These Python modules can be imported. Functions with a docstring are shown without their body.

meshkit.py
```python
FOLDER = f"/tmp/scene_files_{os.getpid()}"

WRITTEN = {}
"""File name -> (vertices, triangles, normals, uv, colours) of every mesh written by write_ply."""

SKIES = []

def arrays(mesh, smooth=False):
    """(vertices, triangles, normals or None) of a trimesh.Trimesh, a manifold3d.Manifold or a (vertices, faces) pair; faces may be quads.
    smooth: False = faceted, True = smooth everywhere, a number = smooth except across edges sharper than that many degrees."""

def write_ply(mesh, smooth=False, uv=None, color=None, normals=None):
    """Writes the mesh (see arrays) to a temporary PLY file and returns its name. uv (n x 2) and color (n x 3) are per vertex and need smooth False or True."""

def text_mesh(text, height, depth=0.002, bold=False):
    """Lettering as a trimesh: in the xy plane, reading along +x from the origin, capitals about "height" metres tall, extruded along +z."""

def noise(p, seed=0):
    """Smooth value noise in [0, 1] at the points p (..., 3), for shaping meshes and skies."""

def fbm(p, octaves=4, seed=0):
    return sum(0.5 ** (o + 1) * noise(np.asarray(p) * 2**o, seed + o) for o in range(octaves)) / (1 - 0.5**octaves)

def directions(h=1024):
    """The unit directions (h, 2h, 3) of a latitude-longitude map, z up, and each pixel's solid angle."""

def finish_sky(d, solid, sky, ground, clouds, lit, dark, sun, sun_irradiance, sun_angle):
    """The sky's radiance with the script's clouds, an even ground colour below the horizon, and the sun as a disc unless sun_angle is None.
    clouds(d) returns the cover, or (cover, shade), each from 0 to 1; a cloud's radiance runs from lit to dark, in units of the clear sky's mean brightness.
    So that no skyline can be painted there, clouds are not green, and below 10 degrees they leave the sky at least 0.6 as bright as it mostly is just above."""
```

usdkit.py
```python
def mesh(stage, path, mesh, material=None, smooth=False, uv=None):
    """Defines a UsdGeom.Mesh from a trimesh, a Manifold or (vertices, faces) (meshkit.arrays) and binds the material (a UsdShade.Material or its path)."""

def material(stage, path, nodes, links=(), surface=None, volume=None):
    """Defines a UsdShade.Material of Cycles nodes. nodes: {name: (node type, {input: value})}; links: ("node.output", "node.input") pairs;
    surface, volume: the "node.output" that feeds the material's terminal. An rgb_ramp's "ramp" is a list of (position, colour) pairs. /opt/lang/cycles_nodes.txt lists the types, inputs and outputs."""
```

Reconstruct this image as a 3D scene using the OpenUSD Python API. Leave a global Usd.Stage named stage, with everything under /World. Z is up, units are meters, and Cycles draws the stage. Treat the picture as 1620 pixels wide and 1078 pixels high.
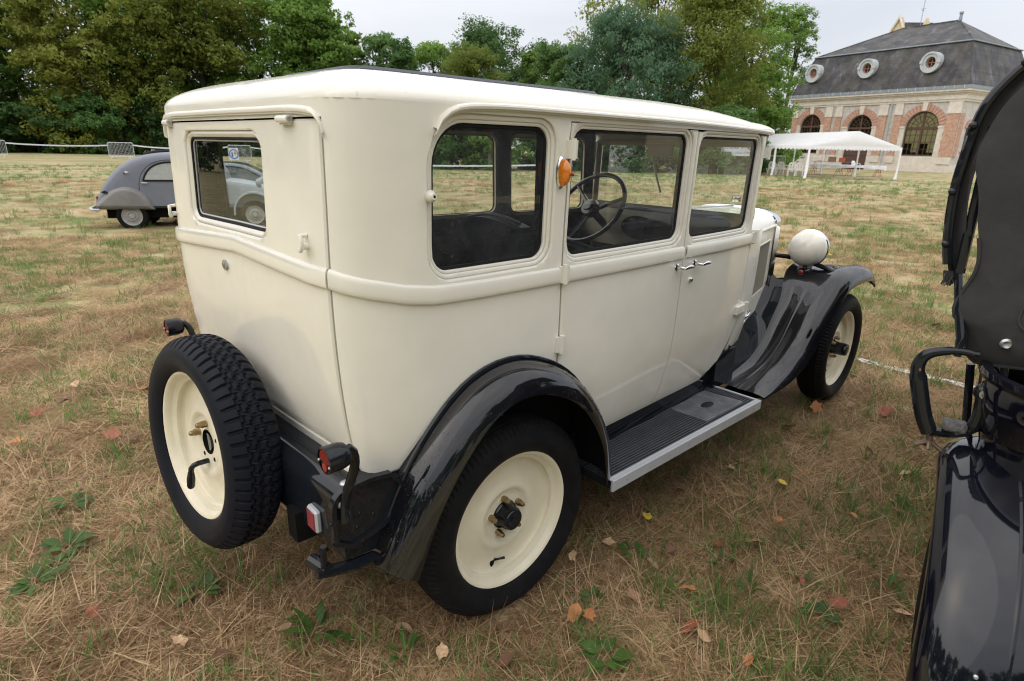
import math, random
import numpy as np
import trimesh, shapely, manifold3d
from shapely.geometry import Polygon, LineString, Point, box as sbox
from scipy.interpolate import CubicSpline, interp1d
import usdkit, meshkit
from pxr import Usd, UsdGeom, UsdLux, UsdShade, Sdf, Gf, Vt

stage = Usd.Stage.CreateInMemory()
UsdGeom.SetStageUpAxis(stage, "Z")
UsdGeom.SetStageMetersPerUnit(stage, 1.0)
stage.SetDefaultPrim(UsdGeom.Xform.Define(stage, "/World").GetPrim())
UsdGeom.Scope.Define(stage, "/World/Looks")
PI = math.pi

# ------------------------------------------------------------------ camera, sky, sun, exposure
CAM = np.array([-1.1877, -1.9104, 1.5505])
YAW, PITCH, ROLL, FPX = 0.8265, 0.3135, 0.0206, 947.85   # FPX for a picture 1620 wide
EXPOSURE = 0.20
SKY_STRENGTH = 0.10
SUN_INTENSITY, SUN_ANGLE = 0.13, 90.0
SUN_ELEV, SUN_AZ = math.radians(44), math.radians(155)     # azimuth: direction towards the sun, from +x to +y

def cam_axes():
    f = np.array([math.cos(PITCH)*math.cos(YAW), math.cos(PITCH)*math.sin(YAW), -math.sin(PITCH)])
    r = np.array([math.sin(YAW), -math.cos(YAW), 0.0]); u = np.cross(r, f)
    c, s = math.cos(ROLL), math.sin(ROLL)
    return c*r + s*u, -s*r + c*u, f
CR, CU, CF = cam_axes()
cam = UsdGeom.Camera.Define(stage, "/World/camera")
M = np.eye(4); M[0, :3] = CR; M[1, :3] = CU; M[2, :3] = -CF; M[3, :3] = CAM
cam.AddTransformOp().Set(Gf.Matrix4d(*M.ravel().tolist()))
cam.CreateHorizontalApertureAttr(36.0); cam.CreateVerticalApertureAttr(36.0*681/1024)
cam.CreateFocalLengthAttr(36.0*FPX/1620); cam.CreateClippingRangeAttr(Gf.Vec2f(0.05, 3000))
cam.CreateFStopAttr(5.0); cam.CreateFocusDistanceAttr(2.6)
cam.CreateExposureAttr(EXPOSURE)

def ray_dir(px, py):
    return CF + CR*(px-810)/FPX + CU*(539-py)/FPX
def at_dist(px, py, D):
    """the point seen at pixel (px, py) of the photograph at horizontal distance D"""
    d = ray_dir(px, py); return CAM + d*(D/np.hypot(d[0], d[1]))
def ground_at(px, D):
    p = at_dist(px, 230, D); return np.array([p[0], p[1], gz(p[0], p[1])])
def gz(x, y):
    x, y = np.asarray(x, float), np.asarray(y, float)
    return -0.30*np.exp(-(((x-3)/5.5)**2 + ((y-14)/5.5)**2)/2*1.0)

sun_dir = np.array([math.cos(SUN_ELEV)*math.cos(SUN_AZ), math.cos(SUN_ELEV)*math.sin(SUN_AZ), math.sin(SUN_ELEV)])
dome = UsdLux.DomeLight.Define(stage, "/World/sky")
dome.GetPrim().SetCustomDataByKey("kind", "structure")
mat_sky = usdkit.material(stage, "/World/Looks/overcast_sky", {
    "sky": ("sky_texture", {"sky_type": "single_scattering", "sun_disc": False, "sun_elevation": SUN_ELEV, "sun_rotation": math.atan2(sun_dir[0], sun_dir[1]), "altitude": 100.0, "air_density": 1.0, "aerosol_density": 4.0}),
    "tc": ("texture_coordinate", {}),
    "mp": ("mapping", {"mapping_type": "point", "scale": (1.0, 1.0, 3.2)}),
    "n": ("noise_texture", {"scale": 1.6, "detail": 5.0, "roughness": 0.5, "distortion": 0.4}),
    "r": ("rgb_ramp", {"ramp": [(0.30, (6.1, 6.3, 7.0)), (0.5, (7.1, 7.3, 8.0)), (0.72, (8.3, 8.4, 8.9))]}),
    "m": ("mix", {"mix_type": "mix", "fac": 0.70}),
    "sep": ("separate_xyz", {}), "el": ("rgb_ramp", {"ramp": [(0.0, (1.0, 1.0, 1.0)), (1.0, (2.75, 2.65, 2.4))]}), "cie": ("mix", {"mix_type": "multiply", "fac": 1.0}),   # an overcast sky is brighter overhead than at its foot
    "bg": ("background_shader", {"strength": SKY_STRENGTH})},
    [("tc.generated", "mp.vector"), ("mp.vector", "n.vector"), ("n.fac", "r.fac"), ("sky.color", "m.color1"), ("tc.generated", "sep.vector"), ("sep.z", "el.fac"), ("r.color", "cie.color1"), ("el.color", "cie.color2"), ("cie.color", "m.color2"), ("m.color", "bg.color")], surface="bg.background")
UsdShade.MaterialBindingAPI.Apply(dome.GetPrim()).Bind(mat_sky)
sun = UsdLux.DistantLight.Define(stage, "/World/sun")
sun.CreateIntensityAttr(SUN_INTENSITY); sun.CreateAngleAttr(SUN_ANGLE); sun.CreateNormalizeAttr(True); sun.CreateColorAttr(Gf.Vec3f(1.0, 0.965, 0.91))
sz = sun_dir; sx = np.cross([0, 0, 1.0], sz); sx /= np.linalg.norm(sx); sy = np.cross(sz, sx)
SM = np.eye(4); SM[0, :3] = sx; SM[1, :3] = sy; SM[2, :3] = sz
sun.AddTransformOp().Set(Gf.Matrix4d(*SM.ravel().tolist()))

# ------------------------------------------------------------------ scene helpers
_count = {}
def numbered(parent, name):
    k = (parent, name); n = _count.get(k, 0); _count[k] = n + 1
    return f"{parent}/{name}" if n == 0 else f"{parent}/{name}_{n:03d}"
def pth(p):
    return "/World" if p is None else (p if isinstance(p, str) else str(p.GetPath()))
def tag(prim, label=None, category=None, group=None, kind=None):
    for k, v in (("label", label), ("category", category), ("group", group), ("kind", kind)):
        if v: prim.SetCustomDataByKey(k, v)
    return prim
def obj(name, mesh, mat, parent=None, smooth=35, label=None, category=None, group=None, kind=None):
    m = usdkit.mesh(stage, numbered(pth(parent), name), mesh, mat, smooth)
    return tag(m.GetPrim(), label, category, group, kind)
def thing(name, label, category, loc=(0, 0, 0), rotz=0.0, group=None, scale=None):
    x = UsdGeom.Xform.Define(stage, numbered("/World", name))
    x.AddTranslateOp().Set(Gf.Vec3d(*map(float, loc)))
    if rotz: x.AddRotateZOp().Set(math.degrees(rotz))
    if scale is not None: x.AddScaleOp().Set(Gf.Vec3f(*map(float, scale if np.ndim(scale) else (scale,)*3)))
    return tag(x.GetPrim(), label, category, group)
def copy_of(root, loc, rotz=0.0, label=None, group=None, scale=None):
    was = root.GetCustomData()
    name = root.GetName(); name = name[:-4] if name[-3:].isdigit() else name
    r = thing(name, label or was["label"], was["category"], loc, rotz, group or was.get("group"), scale)
    r.GetReferences().AddInternalReference(root.GetPath()); r.SetInstanceable(True)
    return r
_looks = set()
def mat(name, nodes, links, surface="p.BSDF"):
    assert name not in _looks, name
    _looks.add(name)
    return usdkit.material(stage, "/World/Looks/" + name, nodes, links, surface=surface)
def simple(name, color, rough=0.5, metallic=0.0, coat=0.0, noise=0.0, scale=20.0, bump=0.0, bscale=None, spec=0.5, **kw):
    nodes = {"p": ("principled_bsdf", {"base_color": color, "roughness": rough, "metallic": metallic, "coat_weight": coat, "specular_ior_level": spec, **kw}),
             "g": ("geometry", {})}
    links = []
    if noise:
        c = np.array(color)
        nodes["n"] = ("noise_texture", {"scale": scale, "detail": 5.0, "roughness": 0.65})
        nodes["r"] = ("rgb_ramp", {"ramp": [(0.3, tuple(c*(1-noise))), (0.7, tuple(np.minimum(c*(1+noise), 1)))]})
        links += [("g.position", "n.vector"), ("n.fac", "r.fac"), ("r.color", "p.base_color")]
    if bump:
        nodes["bn"] = ("noise_texture", {"scale": bscale or scale, "detail": 4.0})
        nodes["b"] = ("bump", {"strength": bump, "distance": 0.01})
        links += [("g.position", "bn.vector"), ("bn.fac", "b.height"), ("b.normal", "p.normal")]
    return mat(name, nodes, links)

# ------------------------------------------------------------------ mesh helpers
def cat(*ms):
    return trimesh.util.concatenate([m for m in ms if m is not None])
def tm(v, f):
    v = np.asarray(v, float); f = np.asarray(f, int)
    if f.shape[1] == 4: f = np.vstack([f[:, [0, 1, 2]], f[:, [0, 2, 3]]])
    return trimesh.Trimesh(v, f, process=False)
def bx(x0, x1, y0, y1, z0, z1):
    v = np.array([(x, y, z) for x in (x0, x1) for y in (y0, y1) for z in (z0, z1)], float)
    f = [(0, 1, 3, 2), (4, 6, 7, 5), (0, 4, 5, 1), (2, 3, 7, 6), (0, 2, 6, 4), (1, 5, 7, 3)]
    return tm(v, f)
def cbx(x0, x1, y0, y1, z0, z1, c=0.005):
    """box with chamfered edges"""
    c = min(c, .45*(x1-x0), .45*(y1-y0), .45*(z1-z0)); P = []
    for x, sx_ in ((x0, 1), (x1, -1)):
        for y, sy_ in ((y0, 1), (y1, -1)):
            for z, sz_ in ((z0, 1), (z1, -1)):
                P += [(x, y+sy_*c, z+sz_*c), (x+sx_*c, y, z+sz_*c), (x+sx_*c, y+sy_*c, z)]
    return trimesh.convex.convex_hull(np.array(P))
def rbx(x0, x1, y0, y1, z0, z1, r=0.03, sub=1):
    s = trimesh.creation.icosphere(subdivisions=sub, radius=r).vertices
    P = np.vstack([s + [x, y, z] for x in (x0+r, x1-r) for y in (y0+r, y1-r) for z in (z0+r, z1-r)])
    return trimesh.convex.convex_hull(P)
def grid(P, close_u=False, close_v=False, flip=False):
    """mesh of an (n, m, 3) array of points"""
    P = np.asarray(P, float); n, m = P.shape[:2]
    I = np.arange(n*m).reshape(n, m)
    if close_u: I = np.vstack([I, I[:1]])
    if close_v: I = np.hstack([I, I[:, :1]])
    q = np.stack([I[:-1, :-1], I[1:, :-1], I[1:, 1:], I[:-1, 1:]], -1).reshape(-1, 4)
    if flip: q = q[:, ::-1]
    return tm(P.reshape(-1, 3), q)
def tube(pts, r, n=8, caps=True):
    pts = np.asarray(pts, float); k = len(pts); r = np.broadcast_to(np.asarray(r, float), (k,))
    t = np.gradient(pts, axis=0); t /= np.linalg.norm(t, axis=1, keepdims=True) + 1e-12
    a = np.array([0, 0, 1.0]) if abs(t[0][2]) < .9 else np.array([1.0, 0, 0])
    u = np.cross(t[0], a); u /= np.linalg.norm(u); rows = []
    th = np.linspace(0, 2*PI, n, endpoint=False)
    for i in range(k):
        u = u - t[i]*np.dot(u, t[i]); u /= np.linalg.norm(u); w = np.cross(t[i], u)
        rows.append(pts[i] + r[i]*(np.cos(th)[:, None]*u + np.sin(th)[:, None]*w))
    P = np.array(rows); g = grid(P, close_v=True)
    if caps:
        v = np.vstack([g.vertices, pts[:1], pts[-1:]]); N = k*n
        f = [(N, i, (i+1) % n) for i in range(n)] + [(N+1, (k-1)*n+(i+1) % n, (k-1)*n+i) for i in range(n)]
        g = tm(v, np.vstack([g.faces, f]))
    return g
def spl(pts, n=20):
    pts = np.asarray(pts, float); s = np.r_[0, np.cumsum(np.linalg.norm(np.diff(pts, axis=0), axis=1))]
    return CubicSpline(s, pts)(np.linspace(0, s[-1], n))
def lathe(prof, n=48, axis="z", loc=(0, 0, 0)):
    """profile of (radius, height) revolved about an axis"""
    prof = np.asarray(prof, float); th = np.linspace(0, 2*PI, n, endpoint=False)
    r, h = prof[:, 0], prof[:, 1]
    X = r[:, None]*np.cos(th); Y = r[:, None]*np.sin(th); Z = np.repeat(h[:, None], n, 1)
    P = {"z": (X, Y, Z), "y": (X, Z, -Y), "x": (Z, X, Y)}[axis]
    g = grid(np.stack(P, -1) + np.array(loc), close_v=True)
    g.merge_vertices(); g.update_faces(g.nondegenerate_faces()); return g
def cyl(p0, p1, r, n=16, r2=None):
    return tube([p0, p1], [r, r if r2 is None else r2], n)
def sphere(c, r, s=2, scale=(1, 1, 1)):
    m = trimesh.creation.icosphere(subdivisions=s, radius=1.0); m.vertices = m.vertices*np.array(scale)*r + np.array(c); return m
def prism(poly, h0, h1, T=None):
    """shapely polygon (a, b) extruded from h0 to h1 along the third axis; T maps (a, b, h) rows to points"""
    out = []
    for g in getattr(poly, "geoms", [poly]):
        m = trimesh.creation.extrude_polygon(g, h1-h0, engine="earcut"); m.vertices[:, 2] += h0; out.append(m)
    m = cat(*out)
    if T is not None:
        m.vertices = T(m.vertices); m.fix_normals()
    return m
def xf(m, loc=(0, 0, 0), rz=0.0, ry=0.0, rx=0.0, s=1.0):
    m = m.copy(); m.vertices = m.vertices*np.array(s)
    for ang, ax in ((rx, (1, 0, 0)), (ry, (0, 1, 0)), (rz, (0, 0, 1))):
        if ang: m.apply_transform(trimesh.transformations.rotation_matrix(ang, ax))
    m.vertices = m.vertices + np.array(loc); return m
def mirror_y(m):
    m = m.copy(); m.vertices = m.vertices*[1, -1, 1]; m.faces = m.faces[:, ::-1]; return m
def rrect(a0, a1, b0, b1, r):
    """rounded rectangle; r: one radius or four (lower left, lower right, upper right, upper left)"""
    r = (r,)*4 if np.ndim(r) == 0 else r; P = []
    for (cx, cy, k, rr) in ((a0+r[0], b0+r[0], 2, r[0]), (a1-r[1], b0+r[1], 3, r[1]), (a1-r[2], b1-r[2], 0, r[2]), (a0+r[3], b1-r[3], 1, r[3])):
        for t in np.linspace(0, PI/2, 9): P.append((cx+rr*math.cos(k*PI/2+t), cy+rr*math.sin(k*PI/2+t)))
    return Polygon(P)
# ------------------------------------------------------------------ materials
def wet_paint(name, color, rough=0.25, coat=0.6, cior=1.5, drops=0.35, dscale=95.0, metallic=0.0, dirt=0.04, dmask=(0.42, 0.6), spec=0.5):
    c = np.array(color)
    return mat(name, {
        "g": ("geometry", {}),
        "v": ("voronoi_texture", {"scale": dscale, "feature": "f1", "randomness": 1.0}),
        "vm": ("noise_texture", {"scale": 5.0, "detail": 3.0}),
        "mk": ("map_range", {"from_min": dmask[0], "from_max": dmask[1], "to_min": 0.08, "to_max": 0.5, "clamp": True}),
        "sc": ("separate_color", {"color_type": "rgb"}),
        "rad": ("math", {"math_type": "multiply"}),
        "d": ("math", {"math_type": "subtract"}),
        "dd": ("math", {"math_type": "maximum", "value2": 0.0}),
        "sq": ("math", {"math_type": "sqrt"}),
        "b": ("bump", {"strength": drops, "distance": 0.006}),
        "n": ("noise_texture", {"scale": 3.0, "detail": 6.0, "roughness": 0.6}),
        "r": ("rgb_ramp", {"ramp": [(0.3, tuple(c*(1-dirt))), (0.7, tuple(np.minimum(c*(1+dirt), 1)))]}),
        "rr": ("map_range", {"from_min": 0.3, "from_max": 0.7, "to_min": rough*0.8, "to_max": rough*1.25, "clamp": True}),
        "p": ("principled_bsdf", {"base_color": color, "metallic": metallic, "coat_weight": coat, "coat_roughness": 0.03, "coat_ior": cior, "specular_ior_level": spec})},
        [("g.position", "v.vector"), ("g.position", "vm.vector"), ("g.position", "n.vector"), ("vm.fac", "mk.value"), ("v.color", "sc.color"),
         ("sc.r", "rad.value1"), ("mk.result", "rad.value2"), ("rad.value", "d.value1"), ("v.distance", "d.value2"), ("d.value", "dd.value1"), ("dd.value", "sq.value1"),
         ("sq.value", "b.height"), ("b.normal", "p.normal"), ("b.normal", "p.coat_normal"), ("n.fac", "r.fac"), ("r.color", "p.base_color"), ("n.fac", "rr.value"), ("rr.result", "p.roughness")])
CREAM_RGB = (0.70, 0.67, 0.585)
CREAM = wet_paint("cream_paint", CREAM_RGB, rough=0.22, coat=0.7, drops=0.10, dscale=140.0, dmask=(0.44, 0.70))
CREAM_DRY = simple("cream_paint_dry", (0.73, 0.67, 0.515), rough=0.35, coat=0.3, noise=0.06, scale=9.0)
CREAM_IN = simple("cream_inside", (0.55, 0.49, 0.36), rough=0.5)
BLACK = wet_paint("black_gloss_paint", (0.003, 0.003, 0.004), rough=0.06, coat=1.0, drops=0.14, dscale=120.0, dmask=(0.46, 0.72), spec=0.0, cior=1.6)
BLACK_DRY = simple("black_gloss_dry", (0.005, 0.006, 0.008), rough=0.16, coat=0.8, spec=0.0)
BLACK_IN = simple("black_underside", (0.007, 0.007, 0.007), rough=0.9, spec=0.12)
NAVY = simple("navy_gloss_paint", (0.002, 0.0022, 0.004), rough=0.09, spec=0.15, coat=1.0, noise=0.2, scale=4.0)
RUBBER = simple("tyre_rubber", (0.007, 0.007, 0.008), rough=0.6, noise=0.45, scale=18.0, bump=0.15, bscale=300.0, spec=0.14)
RUBBER_NEW = simple("tyre_rubber_new", (0.005, 0.006, 0.010), rough=0.5, noise=0.2, scale=25.0, spec=0.16)
CHROME = simple("chrome", (0.75, 0.76, 0.78), rough=0.10, metallic=1.0)
STEEL = simple("dull_steel", (0.45, 0.45, 0.46), rough=0.38, metallic=1.0)
ALU = simple("alu_trim", (0.50, 0.52, 0.55), rough=0.42, metallic=0.5, noise=0.06, scale=9.0)
BRASS = simple("brass_nut", (0.36, 0.27, 0.15), rough=0.38, metallic=1.0, noise=0.2, scale=150.0)
LINING = simple("dark_lining", (0.008, 0.008, 0.009), rough=0.9, noise=0.2, spec=0.12)
SEAT = simple("dark_leather", (0.010, 0.013, 0.018), rough=0.42, noise=0.15, bump=0.2, bscale=120.0, spec=0.3)
SEAL = simple("black_rubber_seal", (0.008, 0.008, 0.008), rough=0.6, spec=0.25)
VINYL = simple("grey_vinyl_cover", (0.045, 0.05, 0.065), rough=0.55, bump=0.4, bscale=400.0)
RIBBED = simple("ribbed_rubber", (0.008, 0.009, 0.011), spec=0.2, rough=0.5, noise=0.4, scale=12.0)
RIB = simple("rib_tops", (0.035, 0.037, 0.042), spec=0.6, rough=0.32, noise=0.3, scale=12.0)
PLATE = simple("worn_step_plate", (0.17, 0.175, 0.19), rough=0.55, metallic=0.6, noise=0.35, scale=14.0)
RED_LENS = simple("red_lens", (0.17, 0.006, 0.008), rough=0.18, coat=0.8)
RED_REFL = simple("red_reflector", (0.16, 0.02, 0.025), rough=0.35, coat=0.3, noise=0.3, scale=300.0)
AMBER = simple("amber_lens", (0.62, 0.17, 0.008), rough=0.15, coat=0.9, noise=0.25, scale=120.0)
BAKELITE = simple("black_bakelite", (0.010, 0.010, 0.012), rough=0.22, coat=0.5)
RADIATOR_MESH = simple("radiator_core", (0.03, 0.03, 0.03), rough=0.6)
LOUVRE = simple("louvre_slats", (0.32, 0.30, 0.25), rough=0.45)
LOUVRE_BACK = simple("louvre_back", (0.02, 0.02, 0.018), rough=0.8)
GLASS_DIRTY = None
def pane(name, tint=(0.92, 0.95, 0.93), ior=1.5, haze=0.0, drops=0.25):
    nodes = {"t": ("transparent_bsdf", {"color": tint}), "gl": ("glossy_bsdf", {"color": (1, 1, 1), "roughness": 0.0}), "f": ("fresnel", {"IOR": ior}),
             "m": ("mix_closure", {}), "d": ("diffuse_bsdf", {"color": (0.8, 0.8, 0.8)}), "n": ("noise_texture", {"scale": 6.0, "detail": 6.0, "roughness": 0.7}),
             "g": ("geometry", {}), "h": ("map_range", {"from_min": 0.42, "from_max": 0.75, "to_min": haze*0.3, "to_max": haze, "clamp": True}), "m2": ("mix_closure", {}),
             "v": ("voronoi_texture", {"scale": 150.0, "feature": "f1"}), "vr": ("map_range", {"from_min": 0.10, "from_max": 0.16, "to_min": drops, "to_max": 0.0, "clamp": True}),
             "mx": ("math", {"math_type": "maximum"})}
    links = [("f.fac", "m.fac"), ("t.BSDF", "m.closure1"), ("gl.BSDF", "m.closure2"), ("g.position", "n.vector"), ("n.fac", "h.value"), ("g.position", "v.vector"), ("v.distance", "vr.value"),
             ("h.result", "mx.value1"), ("vr.result", "mx.value2"), ("mx.value", "m2.fac"), ("m.closure", "m2.closure1"), ("d.BSDF", "m2.closure2")]
    return mat(name, nodes, links, surface="m2.closure")
GLASS = pane("car_window_glass", haze=0.03, drops=0.10)
GLASS_REAR = pane("rear_window_glass", tint=(0.90, 0.93, 0.91), haze=0.004, drops=0.02)
GLASS_FAR = pane("far_glass", tint=(0.85, 0.86, 0.82), haze=0.0, drops=0.0)
CANVAS = mat("hood_canvas", {
    "g": ("geometry", {}), "n": ("noise_texture", {"scale": 4.0, "detail": 7.0, "roughness": 0.65}), "r": ("rgb_ramp", {"ramp": [(0.3, (0.022, 0.022, 0.023)), (0.6, (0.042, 0.042, 0.043)), (0.8, (0.066, 0.065, 0.062))]}),
    "w": ("noise_texture", {"scale": 900.0, "detail": 2.0}), "b": ("bump", {"strength": 0.5, "distance": 0.002}), "p": ("principled_bsdf", {"roughness": 0.85, "sheen_weight": 0.04, "specular_ior_level": 0.2})},
    [("g.position", "n.vector"), ("g.position", "w.vector"), ("n.fac", "r.fac"), ("r.color", "p.base_color"), ("w.fac", "b.height"), ("b.normal", "p.normal")])
WATER = mat("rain_water", {"p": ("principled_bsdf", {"base_color": (1, 1, 1), "roughness": 0.0, "ior": 1.33, "transmission_weight": 1.0})}, [])
# ================================================================== the ground
GROUND = mat("straw_ground", {
    "g": ("geometry", {}),
    "mg": ("mapping", {"mapping_type": "point", "rotation": (0.0, 0.0, 0.6), "scale": (0.7, 1.6, 1.0)}), "n1": ("noise_texture", {"scale": 0.42, "detail": 7.0, "roughness": 0.68}),
    "n2": ("noise_texture", {"scale": 2.6, "detail": 8.0, "roughness": 0.7}),
    "n3": ("noise_texture", {"scale": 28.0, "detail": 5.0, "roughness": 0.7}),
    "mp": ("mapping", {"mapping_type": "point", "scale": (1.0, 1.0, 1.0)}),
    "r1": ("rgb_ramp", {"ramp": [(0.37, (0.165, 0.20, 0.07)), (0.47, (0.29, 0.265, 0.14)), (0.56, (0.385, 0.305, 0.185)), (0.66, (0.42, 0.325, 0.205)), (0.76, (0.34, 0.24, 0.14))]}),
    "r2": ("rgb_ramp", {"ramp": [(0.30, (0.72, 0.70, 0.64)), (0.52, (1.0, 1.0, 1.0)), (0.72, (1.25, 1.22, 1.15))]}),
    "r3": ("rgb_ramp", {"ramp": [(0.25, (0.78, 0.76, 0.74)), (0.6, (1.12, 1.12, 1.1))]}),
    "a": ("mix_color", {"blend_type": "multiply", "fac": 1.0, "use_clamp": False}),
    "b": ("mix_color", {"blend_type": "multiply", "fac": 0.85, "use_clamp": False}),
    "bp": ("bump", {"strength": 0.35, "distance": 0.03}),
    "p": ("principled_bsdf", {"roughness": 0.95, "specular_ior_level": 0.15})},
    [("g.position", "mg.vector"), ("mg.vector", "n1.vector"), ("g.position", "n2.vector"), ("g.position", "n3.vector"), ("n1.fac", "r1.fac"), ("n2.fac", "r2.fac"), ("n3.fac", "r3.fac"),
     ("r1.color", "a.a"), ("r2.color", "a.b"), ("a.result", "b.a"), ("r3.color", "b.b"), ("b.result", "p.base_color"), ("n2.fac", "bp.height"), ("bp.normal", "p.normal")])
_rr = np.concatenate([np.linspace(.3, 16, 60), np.geomspace(17, 900, 40)]); _aa = np.linspace(0, 2*PI, 161)[:-1]
gx = CAM[0]+_rr[:, None]*np.cos(_aa); gy = CAM[1]+_rr[:, None]*np.sin(_aa)
def gnoise(x, y):
    p = np.stack([x*.9, y*.9, np.zeros_like(x)], -1); q = np.stack([x*.13, y*.13, np.zeros_like(x)], -1)
    far = np.clip((np.hypot(x-1.4, y)-3.0)/6, 0, 1)
    return (meshkit.fbm(p, 3, 5)-.5)*.05*np.clip((np.hypot(x-1.4, y)-1.9)/1.5, .1, 1)+(meshkit.fbm(q, 2, 9)-.5)*.12*far
GH = gz(gx, gy)+gnoise(gx, gy)
gpts = np.stack([gx, gy, GH], -1)
gm = grid(gpts, close_v=True, flip=True)
cv = np.vstack([gm.vertices, [[CAM[0], CAM[1], 0]]]); gm = tm(cv, np.vstack([gm.faces, [(len(cv)-1, (i+1) % 160, i) for i in range(160)]]))
gm.fix_normals()
if gm.face_normals[:, 2].mean() < 0: gm.invert()
obj("ground", gm, GROUND, smooth=True, kind="structure")
def gh(x, y):
    x, y = np.asarray(x, float), np.asarray(y, float); return gz(x, y)+gnoise(x, y)

# ---- grass: patches of lying straw and standing green blades
def leafmat(name, ramp, transl=0.35, rough=0.6, extra=None):
    nodes = {"g": ("geometry", {}), "oi": ("object_info", {}), "ad": ("math", {"math_type": "multiply_add", "value2": 0.35}), "ml": ("math", {"math_type": "multiply", "value2": 0.65}),
             "r": ("rgb_ramp", {"ramp": ramp}), "p": ("principled_bsdf", {"roughness": rough, "specular_ior_level": 0.3}), "t": ("translucent_bsdf", {}), "m": ("mix_closure", {"fac": transl})}
    return mat(name, nodes, [("oi.random", "ad.value1"), ("g.random_per_island", "ml.value1"), ("ml.value", "ad.value3"), ("ad.value", "r.fac"), ("r.color", "p.base_color"), ("r.color", "t.color"), ("p.BSDF", "m.closure1"), ("t.BSDF", "m.closure2")], surface="m.closure")
STRAW = leafmat("straw_blades", [(0.04, (0.22, 0.125, 0.06)), (0.25, (0.55, 0.40, 0.23)), (0.52, (0.76, 0.61, 0.38)), (0.78, (0.82, 0.73, 0.53)), (0.90, (0.42, 0.44, 0.16)), (0.98, (0.22, 0.30, 0.08))], 0.45)
GREEN = leafmat("green_blades", [(0.05, (0.085, 0.150, 0.034)), (0.45, (0.155, 0.255, 0.060)), (0.75, (0.24, 0.33, 0.095)), (0.95, (0.38, 0.38, 0.14))], 0.4)
def blades(seed, n, rad, l0, l1, w0, w1, lean0, lean1, segs=3):
    """n blades from random roots; lean: angle from vertical (radians)"""
    R = np.random.RandomState(seed); a = R.rand(n)*2*PI; rr = rad*np.sqrt(R.rand(n)); bxy = np.stack([rr*np.cos(a), rr*np.sin(a)], 1)
    L = l0+(l1-l0)*R.rand(n)**1.6; Wd = w0+(w1-w0)*R.rand(n); az = R.rand(n)*2*PI; ln = lean0+(lean1-lean0)*R.rand(n); bend = R.uniform(-.1, .9, n)
    k = np.linspace(0, 1, segs+1); ang = ln[:, None]+bend[:, None]*k[None]*(1.5-ln[:, None]).clip(.0)
    seg = L[:, None]/segs
    hx = np.cumsum(np.c_[np.zeros(n), np.sin(ang[:, :-1])*seg], 1); hz = np.cumsum(np.c_[np.zeros(n), np.cos(ang[:, :-1])*seg], 1)
    hz = np.maximum(hz, .002+.014*R.rand(n)[:, None])
    d = np.stack([np.cos(az), np.sin(az)], 1); pd = np.stack([-d[:, 1], d[:, 0]], 1)
    wd = Wd[:, None]*(1-k[None]**2*.95)*.5
    C = np.concatenate([bxy[:, None, :]+hx[..., None]*d[:, None, :], hz[..., None]], -1)
    off = np.concatenate([wd[..., None]*pd[:, None, :], (R.uniform(-.5, .5, n)[:, None]*wd)[..., None]], -1)
    V = np.stack([C-off, C+off], 2).reshape(n, -1, 3)
    base = np.arange(n)[:, None, None]*(2*(segs+1)); q = []
    for s in range(segs): q.append([2*s, 2*s+1, 2*s+3, 2*s+2])
    F = (np.array(q)[None]+base).reshape(-1, 4)
    return tm(V.reshape(-1, 3), F)
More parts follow.
